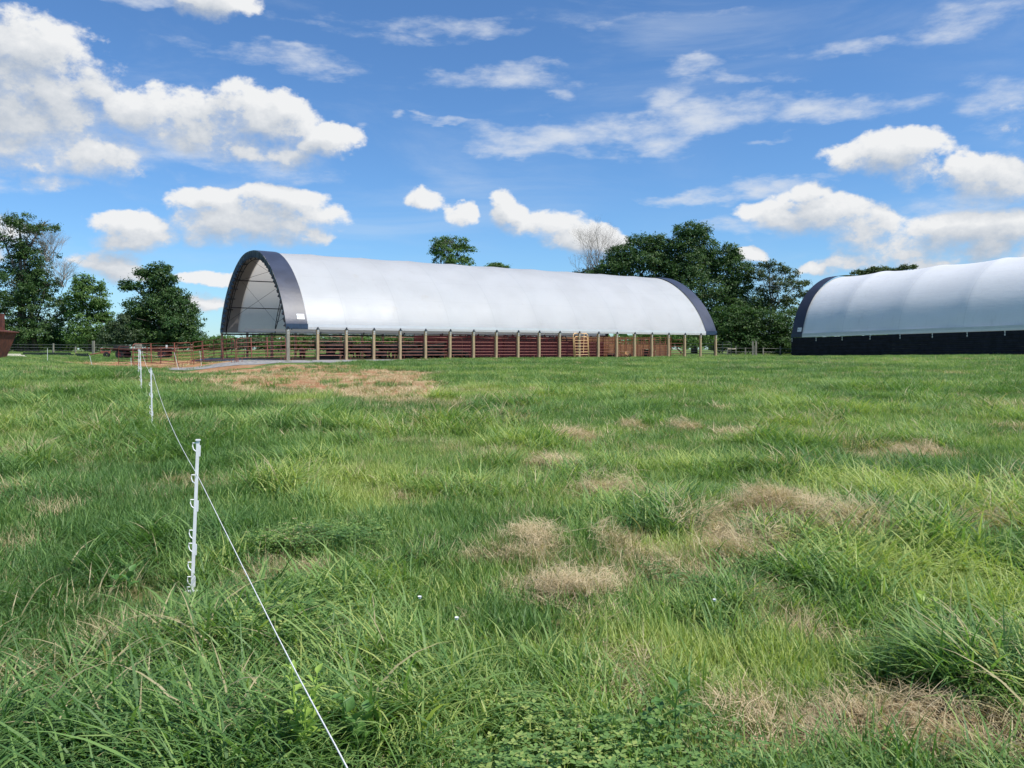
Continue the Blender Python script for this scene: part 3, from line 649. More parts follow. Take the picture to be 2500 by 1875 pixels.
mb = MB(); mb.add([(-.9, -.3, .42), (.9, -.3, .42), (.9, .3, .42), (-.9, .3, .42), (-.78, -.22, 0), (.78, -.22, 0), (.78, .22, 0), (-.78, .22, 0), (-.82, -.22, .42), (.82, -.22, .42), (.82, .22, .42), (-.82, .22, .42), (-.72, -.16, .08), (.72, -.16, .08), (.72, .16, .08), (-.72, .16, .08)],
 [(0, 4, 5, 1), (1, 5, 6, 2), (2, 6, 7, 3), (3, 7, 4, 0), (4, 7, 6, 5), (0, 1, 9, 8), (1, 2, 10, 9), (2, 3, 11, 10), (3, 0, 8, 11), (8, 9, 13, 12), (9, 10, 14, 13), (10, 11, 15, 14), (11, 8, 12, 15), (12, 13, 14, 15)])
mb.build('tub', M_black, tr); MB().tube([(-.92, -.31, .42), (.92, -.31, .42), (.92, .31, .42), (-.92, .31, .42), (-.92, -.31, .42)], .03, 6).build('rim', M_black, tr)
for (u, w, rr, lb) in ((34.6, 1.2, .55, 'black rubber tub lying inside the front rails left of the orange pen'), (36.0, 2.6, .4, 'smaller black rubber tub near the foot of the orange pen')):
    o = MB().lathe([(0, .02), (rr * .8, .02), (rr, .3), (rr + .04, .4), (rr * .94, .4), (rr * .74, .1), (0, .1)], (0, 0, 0), 20).build('rubber_tub', M_black, None, True, loc=(*L2W(u, w), PADZ + .04)); tag(o, lb, 'tub')
wb = empty('wheelbarrow', (*L2W(36.6, 1.4), PADZ + .04), ang1 + R(10), label='yellow wheelbarrow standing in front of the orange pen', cat='wheelbarrow')
mb = MB(); mb.add([(-.5, -.35, .65), (.5, -.35, .65), (.5, .35, .65), (-.5, .35, .65), (-.3, -.2, .3), (.25, -.2, .3), (.25, .2, .3), (-.3, .2, .3)], [(0, 4, 5, 1), (1, 5, 6, 2), (2, 6, 7, 3), (3, 7, 4, 0), (4, 7, 6, 5)]); mb.build('tray', M_yellow, wb)
for s in (-1, 1): MB().tube([(-.95, .28 * s, .62), (-.3, .25 * s, .32), (.75, .04 * s, .2)], .025, 6).build('handle', M_yellow, wb); MB().tube([(-.3, .25 * s, .3), (-.42, .25 * s, 0)], .02, 5).build('leg', M_steel, wb)
MB().lathe([(.08, -.04), (.2, -.04), (.2, .04), (.08, .04), (.08, -.04)], (.75, 0, .2), 16, 'Y').build('wheel', M_black, wb)

# ------------------------------------------------------------------ step-in fence posts and polywire
def stake(px, D, label, lean=(0, 0), full=True, h=1.06, group='white step-in fence posts', flip=1, base=None):
    x, y = at(px, D); root = empty('fence_stake', (x, y, zat(base, D) if base else tz(x, y) - .02), 0, label=label, cat='fence post', group=group)
    s = MB(); s.box((0, 0, h / 2), (.021, .007, h)); s.box((0, .008, h / 2), (.006, .014, h)); s.build('shaft', M_plastic, root)
    MB().box((0, 0, h + .005), (.030, .022, .010)).build('cap', M_plastic, root)
    if full:
        hm = MB(); q = [(0, 0, .024), (-.024, -.002, .024), (-.025, -.002, .0), (-.018, -.002, -.02), (-.002, 0, -.034)]; hm.tube(q, .0042, 4); hmm = hm.mesh('wire_hook', M_plastic)
        km = MB(); km.box((.014, 0, -.01), (.010, .008, .075)); kmm = km.mesh('wire_lug', M_plastic)
        for z in (1.02, .80, .63, .42, .33, .20, .10, .03): link('wire_hook', hmm, root, loc=(-.009, 0, z * h / 1.06))
        for z in (1.0, .62, .32, .1): link('wire_lug', kmm, root, loc=(0, 0, z * h / 1.06))
        MB().box((0, 0, .025), (.09, .012, .012)).build('step', M_plastic, root)
    root.rotation_euler = (lean[0], lean[1], R(10 * flip)); return root
stake(469, 5.7, 'nearest white plastic step-in post with wire hooks, standing alone in the foreground grass', (0, R(2.1)), base=1452)
stake(372, 13.7, 'middle white plastic step-in post, second along the thin wire', (0, R(-1.2)), h=1.06, base=1056)
stake(346, 21., 'third white step-in post along the wire, in front of the red yard gate', (0, R(-2.)), h=1.1)
stake(339, 30., 'thin white step-in post just left behind the third one', h=.98)
stake(437, 58., 'white step-in post leaning at the end of the gravel bank', (0, R(-14)), full=False, h=1.3)
stake(116, 57, 'upright white step-in post far left in front of the dark timbers', full=False, h=1.05)
stake(226, 55, 'white step-in post leaning left in the far grass by the bare soil', (0, R(-12)), full=False, h=.85)
stake(321, 60, 'short white step-in post behind the low red yard gate', (0, R(-3)), full=False, h=.8)
stake(492, 66, 'white step-in post standing behind the rust red yard gate', (0, R(-6)), full=False, h=1.2)
def wire_curve(pts, r, name, mat, sag=1., **kw):
    mb = MB(); out = []
    for a, b_ in zip(pts[:-1], pts[1:]):
        a = Vector(a); b_ = Vector(b_[:3]); L = (b_ - a).length
        for k in range(12): q = k / 12; p = a.lerp(b_, q); p.z -= 4 * q * (1 - q) * sag * min(.0022 * L * L, .12); out.append(tuple(p))
    out.append(tuple(pts[-1])); mb.tube(out, r, 5); return tag(mb.build(name, mat, None, True), **kw)
w1 = (*at(482, 5.66), zat(1160, 5.66)); w2 = (*at(374, 13.7), zat(912, 13.7)); w3 = (*at(347, 21), zat(858, 21))
w0_ = (*at(672, 3.0), zat(1542, 3.0)); wn = (*at(880, 1.9), zat(1938, 1.9)); wn2 = (.06, 1.0, .56)
def smooth3(pts, n=8):
    pts = [Vector(p) for p in pts]; P = [pts[0] * 2 - pts[1]] + pts + [pts[-1] * 2 - pts[-2]]; o = []
    for i in range(1, len(P) - 2):
        for k in range(n):
            t = k / n; a, b, c, d = P[i - 1], P[i], P[i + 1], P[i + 2]; o.append(.5 * ((2 * b) + (c - a) * t + (2 * a - 5 * b + 4 * c - d) * t * t + (3 * b - a - 3 * c + d) * t ** 3))
    return [tuple(p) for p in o] + [tuple(P[-2])]
w0a = (*at(548, 3.95), zat(1352, 3.95))
wire_curve(smooth3([wn2, wn, w0_, w1]) + [w2, w3, (*at(400, 57), zat(866, 57))], .0023, 'polywire', M_wire, label='thin white electric wire running from the bottom edge past the white posts', cat='wire')

# ------------------------------------------------------------------ yard clutter, far left
hp = empty('rusty_hopper', (*at(-36, 62), tz(*at(-36, 62)) ), R(12), label='large rusted flared steel hopper with a stack, at the left edge', cat='hopper')
mb = MB()
def ring(w, z): return [(-w, -w, z), (w, -w, z), (w, w, z), (-w, w, z)]
mb.add(ring(1.05, 0.08) + ring(1.6, 2.0), [(0, 1, 5, 4), (1, 2, 6, 5), (2, 3, 7, 6), (3, 0, 4, 7), (0, 3, 2, 1)]); mb.build('body', M_rusty, hp)
MB().add(ring(1.72, 2.0) + ring(1.72, 2.08) + ring(.3, 2.32), [(0, 1, 5, 4), (1, 2, 6, 5), (2, 3, 7, 6), (3, 0, 4, 7), (4, 5, 9, 8), (5, 6, 10, 9), (6, 7, 11, 10), (7, 4, 8, 11), (8, 9, 10, 11), (0, 3, 2, 1)]).build('lid', M_rusty, hp)
MB().box((1.02, -.2, 2.75), (.55, .55, 1.3)).build('stack', M_rusty, hp); MB().box((0, 0, .02), (2.3, 2.3, .14)).build('skid', M_wood, hp)
def place(px, D): x, y = at(px, D); return (x, y, tz(x, y))
o = empty('board_pile', place(38, 74), R(5), label='pile of pale fresh boards on the grass beside the rusty hopper', cat='boards')
for k, (dx, dy, dz, l) in enumerate(((0, 0, .06, 1.5), (.1, .25, .06, 1.3), (-.2, .1, .16, 1.7), (-.3, .2, .27, 1.2))): MB().box((dx, dy, dz), (l, .24, .08), R(4 * k)).build('board', M_board, o)
for px, D, l, lb in ((82, 88, 2.2, 'stack of dark timbers lying in far grass, leftmost'), (118, 90, 1.5, 'low dark timber pile behind the upright white post'), (152, 92, 2.2, 'long low dark timber stack in the middle of the far grass'), (203, 90, 1.2, 'short dark timber stack near the grey wooden post')):
    o = empty('timber_stack', place(px, D), R(random.uniform(-8, 8)), label=lb, cat='timber', group='dark timber stacks by the tree line')
    for k in range(5): MB().box((random.uniform(-.15, .15), (k % 3) * .22 - .2, .1 + .17 * (k // 3)), (l, .18, .15), R(random.uniform(-3, 3))).build('timber', M_steel, o)
im = empty('farm_implement', place(258, 88), R(20), label='small red farm implement parked in the grass before the trees', cat='implement')
MB().box((0, 0, .55), (.9, .6, .25)).build('body', M_red, im); MB().tube([(-.4, 0, .5), (-.5, 0, .95), (.5, 0, .95), (.4, 0, .5)], .05, 6).build('hoop', M_red, im)
MB().tube([(-.4, 0, .5), (-1.5, .1, .3)], .06, 6).build('drawbar', M_red, im)
for s in (-1, 1): MB().lathe([(.1, -.06), (.3, -.06), (.3, .06), (.1, .06), (.1, -.06)], (.1, .4 * s, .3), 16, 'Y').build('wheel', M_black, im)
wg = empty('hay_wagon', place(352, 86), R(4), label='dark flatbed hay wagon parked behind the low red yard gate', cat='wagon')
for k in range(8): MB().box((0, -1.05 + .3 * k, .98 + .01 * (k % 2)), (6.2, .28, .07)).build('deck_board', M_wood if k % 3 else M_rusty, wg)
for s in (-1, 1): MB().box((0, .45 * s, .84), (6.0, .12, .2)).build('frame_rail', M_maroon, wg)
for sx in (-2.1, 2.1):
    MB().tube([(sx, -1, .42), (sx, 1, .42)], .06, 6).build('axle', M_steel, wg)
    MB().box((sx, 0, .6), (.2, .9, .3)).build('bolster', M_maroon, wg)
    for s in (-1, 1):
        w = MB().lathe([(.2, -.1), (.38, -.11), (.42, -.06), (.42, .06), (.38, .11), (.2, .1)], (sx, .98 * s, .42), 18, 'Y').build('wheel', M_black, wg); MB().lathe([(0, -.05), (.2, -.06), (.21, .06), (0, .05)], (sx, .98 * s, .42), 14, 'Y').build('rim', M_maroon, w)
MB().box((-.6, 0, 1.28), (.5, .6, .5)).build('toolbox', M_postg, wg)
for xx in (-2.7, -1.9): MB().box((xx, 0, 1.15), (.35, 1.2, .28)).build('bundle', M_black, wg)
MB().box((2.4, -.4, 1.2), (.14, .14, .32)).build('jug', M_paper, wg)

# wooden posts with wires at the tree line
def wood_post(px, D, h, w, lb, mat=M_postg, grp=None):
    x, y = at(px, D); o = MB().box((0, 0, h / 2), (w, w * .9, h), R(random.uniform(-20, 20))).build('wooden_post', mat, None, loc=(x, y, tz(x, y) - .1)); tag(o, lb, 'post', grp); return (x, y, tz(x, y))
wood_post(228, 98, 1.75, .24, 'stout grey wooden post in the far fence left of the red implement')
wood_post(130, 104, 1.4, .16, 'thin pale wooden post at the foot of the big left tree')
wood_post(184, 104, 1.0, .14, 'short wooden post in the far fence between two white step-in posts')
fl = [(*at(p, 106), tz(*at(p, 106)) + .8) for p in (-60, 40, 130, 228, 330, 470)]
for dz, nm in ((0, 'upper'), (.35, 'top'), (-.35, 'lower')):
    wire_curve([(a, b_, c + dz) for a, b_, c in fl], .008, 'fence_wire', M_galv, label='%s strand of the far left wire fence before the trees' % nm, cat='wire', group='far fence wires')
PX = [(1776, 104), (1797, 106), (1820, 108), (1842, 110), (1863, 108), (1905, 108)]
for k, (p, D) in enumerate(PX):
    wood_post(p, D, 1.15 + .2 * (k % 2), .14, 'round grey fence post right of the long barn, %s from the left' % ORD[k], grp='small fence posts between the barns')
for k, p in enumerate((1838, 1846)): wood_post(p, 104, 1.95, .2, ('left' if k == 0 else 'right') + ' tall post of the pale gatepost pair between the barns', M_wood)
xa, ya = at(1776, 104); xb, yb = at(1797, 106)
tag(MB().box((0, 0, 0), (math.hypot(xb - xa, yb - ya), .06, .14)).build('fence_rail', M_wood, None, loc=((xa + xb) / 2, (ya + yb) / 2, tz(xa, ya) + .88), rot=(0, 0, math.atan2(yb - ya, xb - xa))), 'pale wooden rail joining the first two posts right of the long barn', 'rail')
for dz, nm in ((.95, 'upper'), (.5, 'lower')):
    wire_curve([(*at(p, D), tz(*at(p, D)) + dz) for p, D in PX + [(1990, 112)]], .008, 'fence_wire', M_galv, label='%s strand of wire on the posts between the barns' % nm, cat='wire', group='fence wires between the barns')

# ------------------------------------------------------------------ trees
def leaf_mat(name, ca, cb, cc):
    m = bpy.data.materials.new(name); m.use_nodes = True; t = NT(m.node_tree); b = t.n['Principled BSDF']; o = t.n['Material Output']
    tone = att(t, 'tone'); c = t.mix(tone, ca, cb); g = t.node('ShaderNodeNewGeometry')
    c = t.mix(t.mr(t.noise(g.outputs['Position'], .45, 4), .42, .7), c, cc)
    t.put(b.inputs['Base Color'], c); b.inputs['Roughness'].default_value = .55; b.inputs['Specular IOR Level'].default_value = .35
    tr = t.node('ShaderNodeBsdfTranslucent'); t.put(tr.inputs[0], t.mix(1., c, (1.3, 1.5, .6), 'MULTIPLY'))
    mx = t.node('ShaderNodeMixShader'); mx.inputs[0].default_value = .28
    t.l.new(b.outputs[0], mx.inputs[1]); t.l.new(tr.outputs[0], mx.inputs[2]); t.l.new(mx.outputs[0], o.inputs[0]); return m
LM = {'dark': leaf_mat('dark_leaves', (.022, .060, .022), (.095, .165, .042), (.05, .115, .03)),
      'mid': leaf_mat('mid_leaves', (.045, .10, .028), (.15, .25, .055), (.09, .18, .04)),
      'grey': leaf_mat('grey_green_leaves', (.045, .075, .04), (.12, .17, .08), (.08, .12, .06)),
      'olive': leaf_mat('olive_leaves', (.035, .065, .022), (.09, .13, .04), (.06, .09, .03))}
M_bark = material('bark', (.12, .10, .08), .9, var=.35, scale=4, bump=.02, bscale=10)
M_barkp = material('pale_bark', (.30, .27, .24), .9, var=.3, scale=4)
def branch(mb, p, d, L, r, depth, spread=.55):
    q = p + d * L * .5 + Vector((random.uniform(-.08, .08), random.uniform(-.08, .08), .03)) * L; e = p + d * L + Vector((random.uniform(-.12, .12), random.uniform(-.12, .12), random.uniform(0, .14))) * L
    mb.tube([p, q, e], [r, r * .8, r * .55], 4 if r < .08 else 6, False)
    if depth > 0:
        for k in range(random.choice((2, 3, 3))):
            nd = (d + Vector((random.gauss(0, spread), random.gauss(0, spread), random.gauss(.12, spread * .5)))).normalized()
            branch(mb, q.lerp(e, random.random()) if k else e, nd, L * random.uniform(.6, .8), r * .55, depth - 1, spread)
def tree(name, label, px, D, lobes, kind='dark', dens=1., leaf=.30, trunk_r=.3, cat='tree', group=None, bare=None, clump=.8, trunks=1, pale=False, base_py=None):
    x, y = at(px, D); z0 = tz(x, y); root = empty(name, (x, y, z0), 0, label=label, cat=cat, group=group); k = D / F
    LB = []
    for (lx, ly, rx, ry) in lobes:
        LB.append((Vector(((lx - CX) * k - x, random.uniform(-.35, .35) * rx * k, CAMZ + (HY - ly) * k - z0)), rx * k, ry * k))
    tb = MB()
    for q in range(trunks):
        off = Vector(((q - (trunks - 1) / 2) * 1.1, random.uniform(-.3, .3), 0))
        top = max(LB, key=lambda l: l[0].z)[0] if LB else Vector((0, 0, 8)); hgt = top.z * .85
        tw = [off.lerp(Vector((top.x * f + off.x * (1 - f), top.y * f, hgt * f)), 1) + Vector((random.uniform(-.15, .15) * (0 < f < 1), random.uniform(-.15, .15) * (0 < f < 1), 0)) for f in (0, .15, .35, .6, .85, 1)]
        tb.tube(tw, [trunk_r * 1.35, trunk_r, trunk_r * .8, trunk_r * .55, trunk_r * .3, trunk_r * .12], 8)
        for (c, rx, rz) in LB:
            s = tw[min(4, max(1, int(4 * max(0, (c.z - rz)) / max(hgt, 1))))]
            tb.tube([s, s.lerp(c, .5) + Vector((0, 0, -.1 * rz)), c], [trunk_r * .35, trunk_r * .25, trunk_r * .12], 5)
            for _ in range(5):
                dd = Vector((random.gauss(0, 1), random.gauss(0, 1), random.gauss(.3, 1))).normalized()
                e = c + Vector((dd.x * rx, dd.y * rx, dd.z * rz)) * .95; tb.tube([c, c.lerp(e, .5) + Vector((0, 0, .1)), e], [trunk_r * .14, trunk_r * .09, trunk_r * .04], 3, False)
    tb.build('trunk', M_barkp if pale else M_bark, root, True)
    if bare:
        bb = MB()
        for (bx, by, L, n, dep, sp_) in bare:
            p = Vector(((bx - CX) * k - x, 0, CAMZ + (HY - by) * k - z0))
            for _ in range(n): branch(bb, p + Vector((random.uniform(-.5, .5), random.uniform(-.5, .5), 0)), Vector((random.gauss(0, sp_), random.gauss(0, sp_), 1)).normalized(), L * k * .42, .055, dep, .5)
        bb.build('dead_branches', M_barkp, root)
    V = []; T = []
    for (c, rx, rz) in LB:
        area = 4 * math.pi * rx * (rx + rz) / 2; n = int(area * dens * 1.7 / (clump ** 2)) + 6
        d = rng.normal(size=(n, 3)); d /= np.linalg.norm(d, axis=1)[:, None]
        rad = np.where(rng.random(n) < .72, rng.uniform(.72, 1.08, n), rng.uniform(.25, .75, n))
        ns = max(4, n // 7); sd_ = rng.normal(size=(ns, 3)); sd_ /= np.linalg.norm(sd_, axis=1)[:, None]; pick = rng.integers(0, ns, n)
        d = sd_[pick] + rng.normal(size=(n, 3)) * min(.42, clump * 1.0 / max(rx, .5)); d /= np.linalg.norm(d, axis=1)[:, None]
        rad = np.where(rng.random(n) < .7, (.82 + .26 * rng.random(ns))[pick] * rng.uniform(.85, 1.06, n), rng.uniform(.2, .75, n))
        cc = np.array(c) + d * np.array([rx, rx * .9, rz]) * rad[:, None]
        for ci in range(n):
            m = int(30 * rng.uniform(.6, 1.3)); cr = clump * rng.uniform(.4, 1.1) * .8
            q = rng.normal(size=(m, 3)) * np.array([cr, cr, cr * .6]) * .5; pos = cc[ci] + q
            nrm = d[ci] * .5 + rng.normal(size=(m, 3)) * .55 + np.array([0, 0, .45]); nrm /= np.linalg.norm(nrm, axis=1)[:, None]
            a = np.cross(nrm, rng.normal(size=(m, 3))); a /= np.linalg.norm(a, axis=1)[:, None]; b_ = np.cross(nrm, a)
            s = leaf * rng.uniform(.45, 1.15, m)[:, None]
            quad = np.stack([pos - a * s * .5, pos + b_ * s * .32 + nrm * s * .06, pos + a * s * .55, pos - b_ * s * .3 + nrm * s * .06], 1)
            V.append(quad.reshape(-1, 3)); T.append(np.repeat(np.clip(rng.normal(.45, .28) + rng.normal(0, .15, m), 0, 1), 4))
    if V:
        V = np.concatenate(V); T = np.concatenate(T); keep = (V[:, 2].reshape(-1, 4).min(1) > .05); V = V.reshape(-1, 4, 3)[keep].reshape(-1, 3); T = T.reshape(-1, 4)[keep].ravel()
        n = len(V) // 4; me = bpy.data.meshes.new('crown'); me.vertices.add(n * 4); me.vertices.foreach_set('co', V.astype(np.float32).ravel())
        me.loops.add(n * 4); me.loops.foreach_set('vertex_index', np.arange(n * 4, dtype=np.int32)); me.polygons.add(n)
        me.polygons.foreach_set('loop_start', np.arange(0, n * 4, 4, dtype=np.int32)); me.polygons.foreach_set('loop_total', np.full(n, 4, dtype=np.int32))
        a = me.attributes.new('tone', 'FLOAT', 'POINT'); a.data.foreach_set('value', T.astype(np.float32)); me.update(calc_edges=True); me.materials.append(LM[kind])
        link('crown', me, root)
    return root
tree('tall_tree', 'tallest dark tree at the far left with twiggy dead branches on its right side', 70, 118, [(50,545,42,22),(105,552,38,20),(15,590,40,30),(60,600,40,28),(25,660,60,45),(95,640,50,36),(60,700,80,45),(120,700,50,40),(20,760,70,50),(100,765,70,45),(60,815,90,34),(150,760,40,40),(140,820,45,30)],
     'dark', .62, .3, .34, bare=[(120,640,70,12,5,.4),(150,700,60,12,5,.55),(60,600,55,7,4,.5),(20,570,50,6,4,.5)], clump=.95, trunks=3)
tree('leafy_tree', 'mid green tree with a ragged top between the tallest tree and the broad one', 222, 116, [(208,690,28,18),(225,700,30,22),(205,725,38,28),(238,735,32,22),(255,775,26,14),(212,770,46,28),(222,815,62,36),(270,800,26,22)], 'mid', .8, .3, .22, clump=.85)
tree('broad_tree', 'broad dark green tree standing alone just left of the barn', 385, 112, [(390,655,28,16),(352,665,26,14),(400,680,30,20),(320,695,26,14),(370,700,40,22),(405,722,52,26),(360,745,52,34),(425,760,52,40),(395,795,80,40),(450,790,44,46),(335,790,42,38),(400,825,90,26)], 'dark', 1.0, .3, .34, clump=.85)
tree('grey_shrub', 'grey green shrubby tree between the leafy and the broad trees', 300, 110, [(300,790,32,24),(290,818,42,28),(325,820,30,26)], 'grey', 1., .25, .12, clump=.7)
for k, (px, py, rx, D) in enumerate([(20,838,60,122),(90,842,50,124),(160,838,44,122),(255,842,50,124),(490,838,40,150),(550,836,50,150),(610,834,50,148),(680,838,60,150),(745,836,50,148),(810,834,60,146),(880,838,56,148),(950,834,60,148),(1020,836,60,150),(1090,832,60,148),(1160,834,60,150),(1240,832,60,150)]):
    tree('hedge_bush', 'low bushy hedge clump in the far hedgerow, %s from the left' % (ORD[k]), px, D, [(px,py,rx*.8,15),(px-rx*.4,py+6,rx*.6,13),(px+rx*.5,py+4,rx*.5,14)], 'mid' if k % 3 else 'grey', .8, .32, .1, 'bush', 'far hedgerow bushes', clump=1.0)
tree('airy_tree', 'lone airy tree top showing above the middle of the white roof', 1100, 150, [(1075,590,26,12),(1110,592,34,14),(1135,605,26,12),(1090,612,44,16),(1105,640,50,22),(1100,680,60,30)], 'mid', .5, .3, .25, bare=[(1095,640,60,7,4,.6)], clump=.8)
tree('low_tree', 'tip of a small tree just showing over the ridge right of the airy tree', 1212, 150, [(1205,650,26,8),(1235,655,16,6),(1210,690,40,26)], 'mid', .6, .3, .15, clump=.7)
tree('bare_tree', 'bleached leafless tree behind the roof left of the dark grove', 1462, 128, [(1440,668,34,14),(1400,680,30,12),(1460,720,60,40)], 'olive', .7, .3, .2, bare=[(1455,670,105,13,6,.42),(1430,680,60,7,5,.5),(1490,670,60,6,5,.4)], clump=.7, pale=True)
tree('grove_tree', 'broad dark tree of the right grove, nearest the bleached tree', 1570, 126, [(1520,625,40,26),(1560,600,36,26),(1610,600,40,30),(1500,655,46,26),(1570,650,60,40),(1630,650,50,40),(1470,675,40,20),(1560,720,90,50),(1620,780,90,60)], 'dark', 1.25, .3, .35, clump=.95, group=None)
tree('grove_tree', 'tallest tree of the right grove with a rounded crest', 1695, 124, [(1680,562,32,22),(1715,570,26,26),(1665,600,40,30),(1715,612,46,34),(1680,660,64,44),(1745,650,34,40),(1700,720,84,52),(1660,790,80,54),(1740,800,80,50)], 'dark', 1.35, .3, .4, clump=1.0)
tree('grove_tree', 'slender tree right of the tallest one in the right grove', 1790, 122, [(1782,612,22,20),(1800,622,22,16),(1775,645,30,22),(1805,660,34,26),(1790,705,50,36),(1830,740,50,40),(1780,770,60,46),(1820,810,60,44)], 'dark', 1.2, .28, .26, clump=.85)
tree('spreading_tree', 'open spreading tree with see-through crown left of the second barn', 1900, 120, [(1880,650,34,14),(1860,672,36,16),(1915,668,34,16),(1945,690,28,14),(1895,700,44,18),(1960,715,26,12),(1925,735,38,16),(1950,760,28,14),(1880,750,40,26)], 'olive', .42, .26, .26, bare=[(1890,740,60,9,5,.6)], clump=.75)
tree('undergrowth_tree', 'dense low dark tree filling the foot of the grove beside the barn end', 1780, 116, [(1770,790,46,42),(1755,830,36,30),(1800,835,46,26),(1820,790,46,40)], 'dark', 1.3, .28, .2, clump=.85)
tree('undergrowth_tree', 'dense low dark tree at the grove foot against the second barn', 1890, 116, [(1870,800,50,46),(1920,800,44,52),(1900,838,60,26),(1945,830,40,30),(1850,840,44,22)], 'dark', 1.3, .28, .2, clump=.85)
tree('hedge_bush', 'pale leafy bush directly behind the right end posts of the long barn', 1665, 113, [(1640,820,40,20),(1700,822,50,26),(1600,825,50,18)], 'mid', .7, .28, .1, 'bush', clump=.8)
tree('far_tree', 'flat treetop over the second barn roof, leftmost', 2110, 190, [(2100,668,24,7),(2130,664,26,8),(2150,660,18,6),(2130,700,60,34)], 'olive', .8, .4, .2, clump=1., group='treetops over the second barn')
tree('far_tree', 'rounded treetop over the second barn roof, in the middle', 2192, 190, [(2178,658,14,7),(2200,655,16,8),(2190,700,50,36)], 'olive', .8, .4, .2, clump=1., group='treetops over the second barn')
tree('far_tree', 'smallest treetop over the second barn roof, rightmost', 2230, 190, [(2228,652,9,7),(2232,690,30,30)], 'olive', .8, .4, .2, clump=1., group='treetops over the second barn')

# far-off wood closing the horizon, one mass that nobody could count
fw = rng.random(9000); fa = R(-58) + fw * R(116); fd = 420 + rng.normal(0, 12, 9000); hx = fd * np.sin(fa); hy = fd * np.cos(fa)
top = 5.2 + 4.5 * fbm(fa * 22, fa * 0, 300, 4); hz = 1.0 + top * rng.random(9000) ** .6
nr = rng.normal(size=(9000, 3)) + np.array([0, -.6, .6]); nr /= np.linalg.norm(nr, axis=1)[:, None]; aa = np.cross(nr, rng.normal(size=(9000, 3))); aa /= np.linalg.norm(aa, axis=1)[:, None]; bb_ = np.cross(nr, aa); cc = np.stack([hx, hy, hz], 1); ss = rng.uniform(.8, 2.2, 9000)[:, None]
VV = np.stack([cc - aa * ss, cc + bb_ * ss * .6, cc + aa * ss, cc - bb_ * ss * .6], 1).reshape(-1, 3)
me = bpy.data.meshes.new('distant_woods'); me.from_pydata(VV.tolist(), [], [(4 * i, 4 * i + 1, 4 * i + 2, 4 * i + 3) for i in range(9000)]); a = me.attributes.new('tone', 'FLOAT', 'POINT'); a.data.foreach_set('value', np.repeat(rng.random(9000), 4).astype(np.float32)); me.materials.append(LM['mid'])
tag(link('distant_woods', me), 'low line of distant woods along the horizon behind everything', 'woods', kind='stuff')

# ------------------------------------------------------------------ grass
def grass_mat(name, straw=False):
    m = bpy.data.materials.new(name); m.use_nodes = True; t = NT(m.node_tree); b = t.n['Principled BSDF']; o = t.n['Material Output']
    rnd = att(t, 'rnd')
    if straw: c = t.mix(rnd, (.74, .61, .40), (.36, .27, .15))
    else:
        ti = att(t, 'tint', 'INSTANCER'); dr = att(t, 'dryness', 'INSTANCER')
        v = t.m('ADD', ti, t.m('MULTIPLY', t.m('SUBTRACT', rnd, .5), .75))
        c = t.mix(t.mr(v, 0, .5), (.086, .182, .050), (.205, .335, .098)); c = t.mix(t.mr(v, .45, 1.0), c, (.42, .48, .15))
        dd = t.m('GREATER_THAN', t.m('ADD', t.m('MULTIPLY', dr, .9), rnd), 1.03)
        c = t.mix(dd, c, (.46, .40, .23))
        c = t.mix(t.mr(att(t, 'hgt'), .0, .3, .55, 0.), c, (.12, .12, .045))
    t.put(b.inputs['Base Color'], c); b.inputs['Roughness'].default_value = .5 if not straw else .7; b.inputs['Specular IOR Level'].default_value = .35 if not straw else .3
    tr = t.node('ShaderNodeBsdfTranslucent'); t.put(tr.inputs[0], t.mix(1., c, (1.2, 1.35, .6), 'MULTIPLY'))
    mx = t.node('ShaderNodeMixShader'); mx.inputs[0].default_value = .36 if not straw else .15
    t.l.new(b.outputs[0], mx.inputs[1]); t.l.new(tr.outputs[0], mx.inputs[2]); t.l.new(mx.outputs[0], o.inputs[0]); return m
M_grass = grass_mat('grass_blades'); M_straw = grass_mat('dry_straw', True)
src = bpy.data.collections.new('tuft_sources')
def tuft(name, n, L, W, rad, lean, bend, mat, seg=4, spread=.6, flat=0., comb=.6):
    V = []; Fc = []; RN = []; HG = []
    for i in range(n):
        a = rng.uniform(0, 6.283); r = rad * math.sqrt(rng.random()); p = np.array([r * math.cos(a), r * math.sin(a), -.01])
        l = rng.uniform(*L); w = rng.uniform(*W) / 2; d = rng.normal(0, 1, 2); d /= np.linalg.norm(d)
        d = d * (1 - comb) + np.array([1, 0]) * comb; d = d / max(np.linalg.norm(d), .2)
        th = abs(rng.normal(lean, spread * .35)) + flat; cv = rng.uniform(*bend); k = len(V); rn = rng.random(); sd = np.array([-d[1], d[0], 0]); tw = rng.uniform(-.9, .9)
        sd = sd * math.cos(tw) + np.array([d[0], d[1], 0]) * math.sin(tw)
        for s in range(seg + 1):
            f = s / seg; ww = w * (1 - f ** 2.2) * (1 if s else .8)
            if s < seg: V.append(p - sd * ww); V.append(p + sd * ww); RN += [rn] * 2; HG += [f] * 2
            else: V.append(p.copy()); RN.append(rn); HG.append(f)
            t_ = min(th + cv * f, 2.0); p = p + np.array([d[0] * math.sin(t_), d[1] * math.sin(t_), math.cos(t_)]) * l / seg
            if p[2] < .006: p[2] = .006 + rng.random() * .02
        for s in range(seg - 1): Fc.append((k + 2 * s, k + 2 * s + 1, k + 2 * s + 3, k + 2 * s + 2))
        Fc.append((k + 2 * seg - 2, k + 2 * seg - 1, k + 2 * seg))
    me = bpy.data.meshes.new(name); me.from_pydata([tuple(v) for v in V], [], Fc); me.materials.append(mat)
    for nm, ar in (('rnd', RN), ('hgt', HG)):
        q = me.attributes.new(nm, 'FLOAT', 'POINT'); q.data.foreach_set('value', np.array(ar, np.float32))
    me.shade_smooth(); o = bpy.data.objects.new(name, me); src.objects.link(o); return o
def nm(k): return 'tuft_%02d' % k
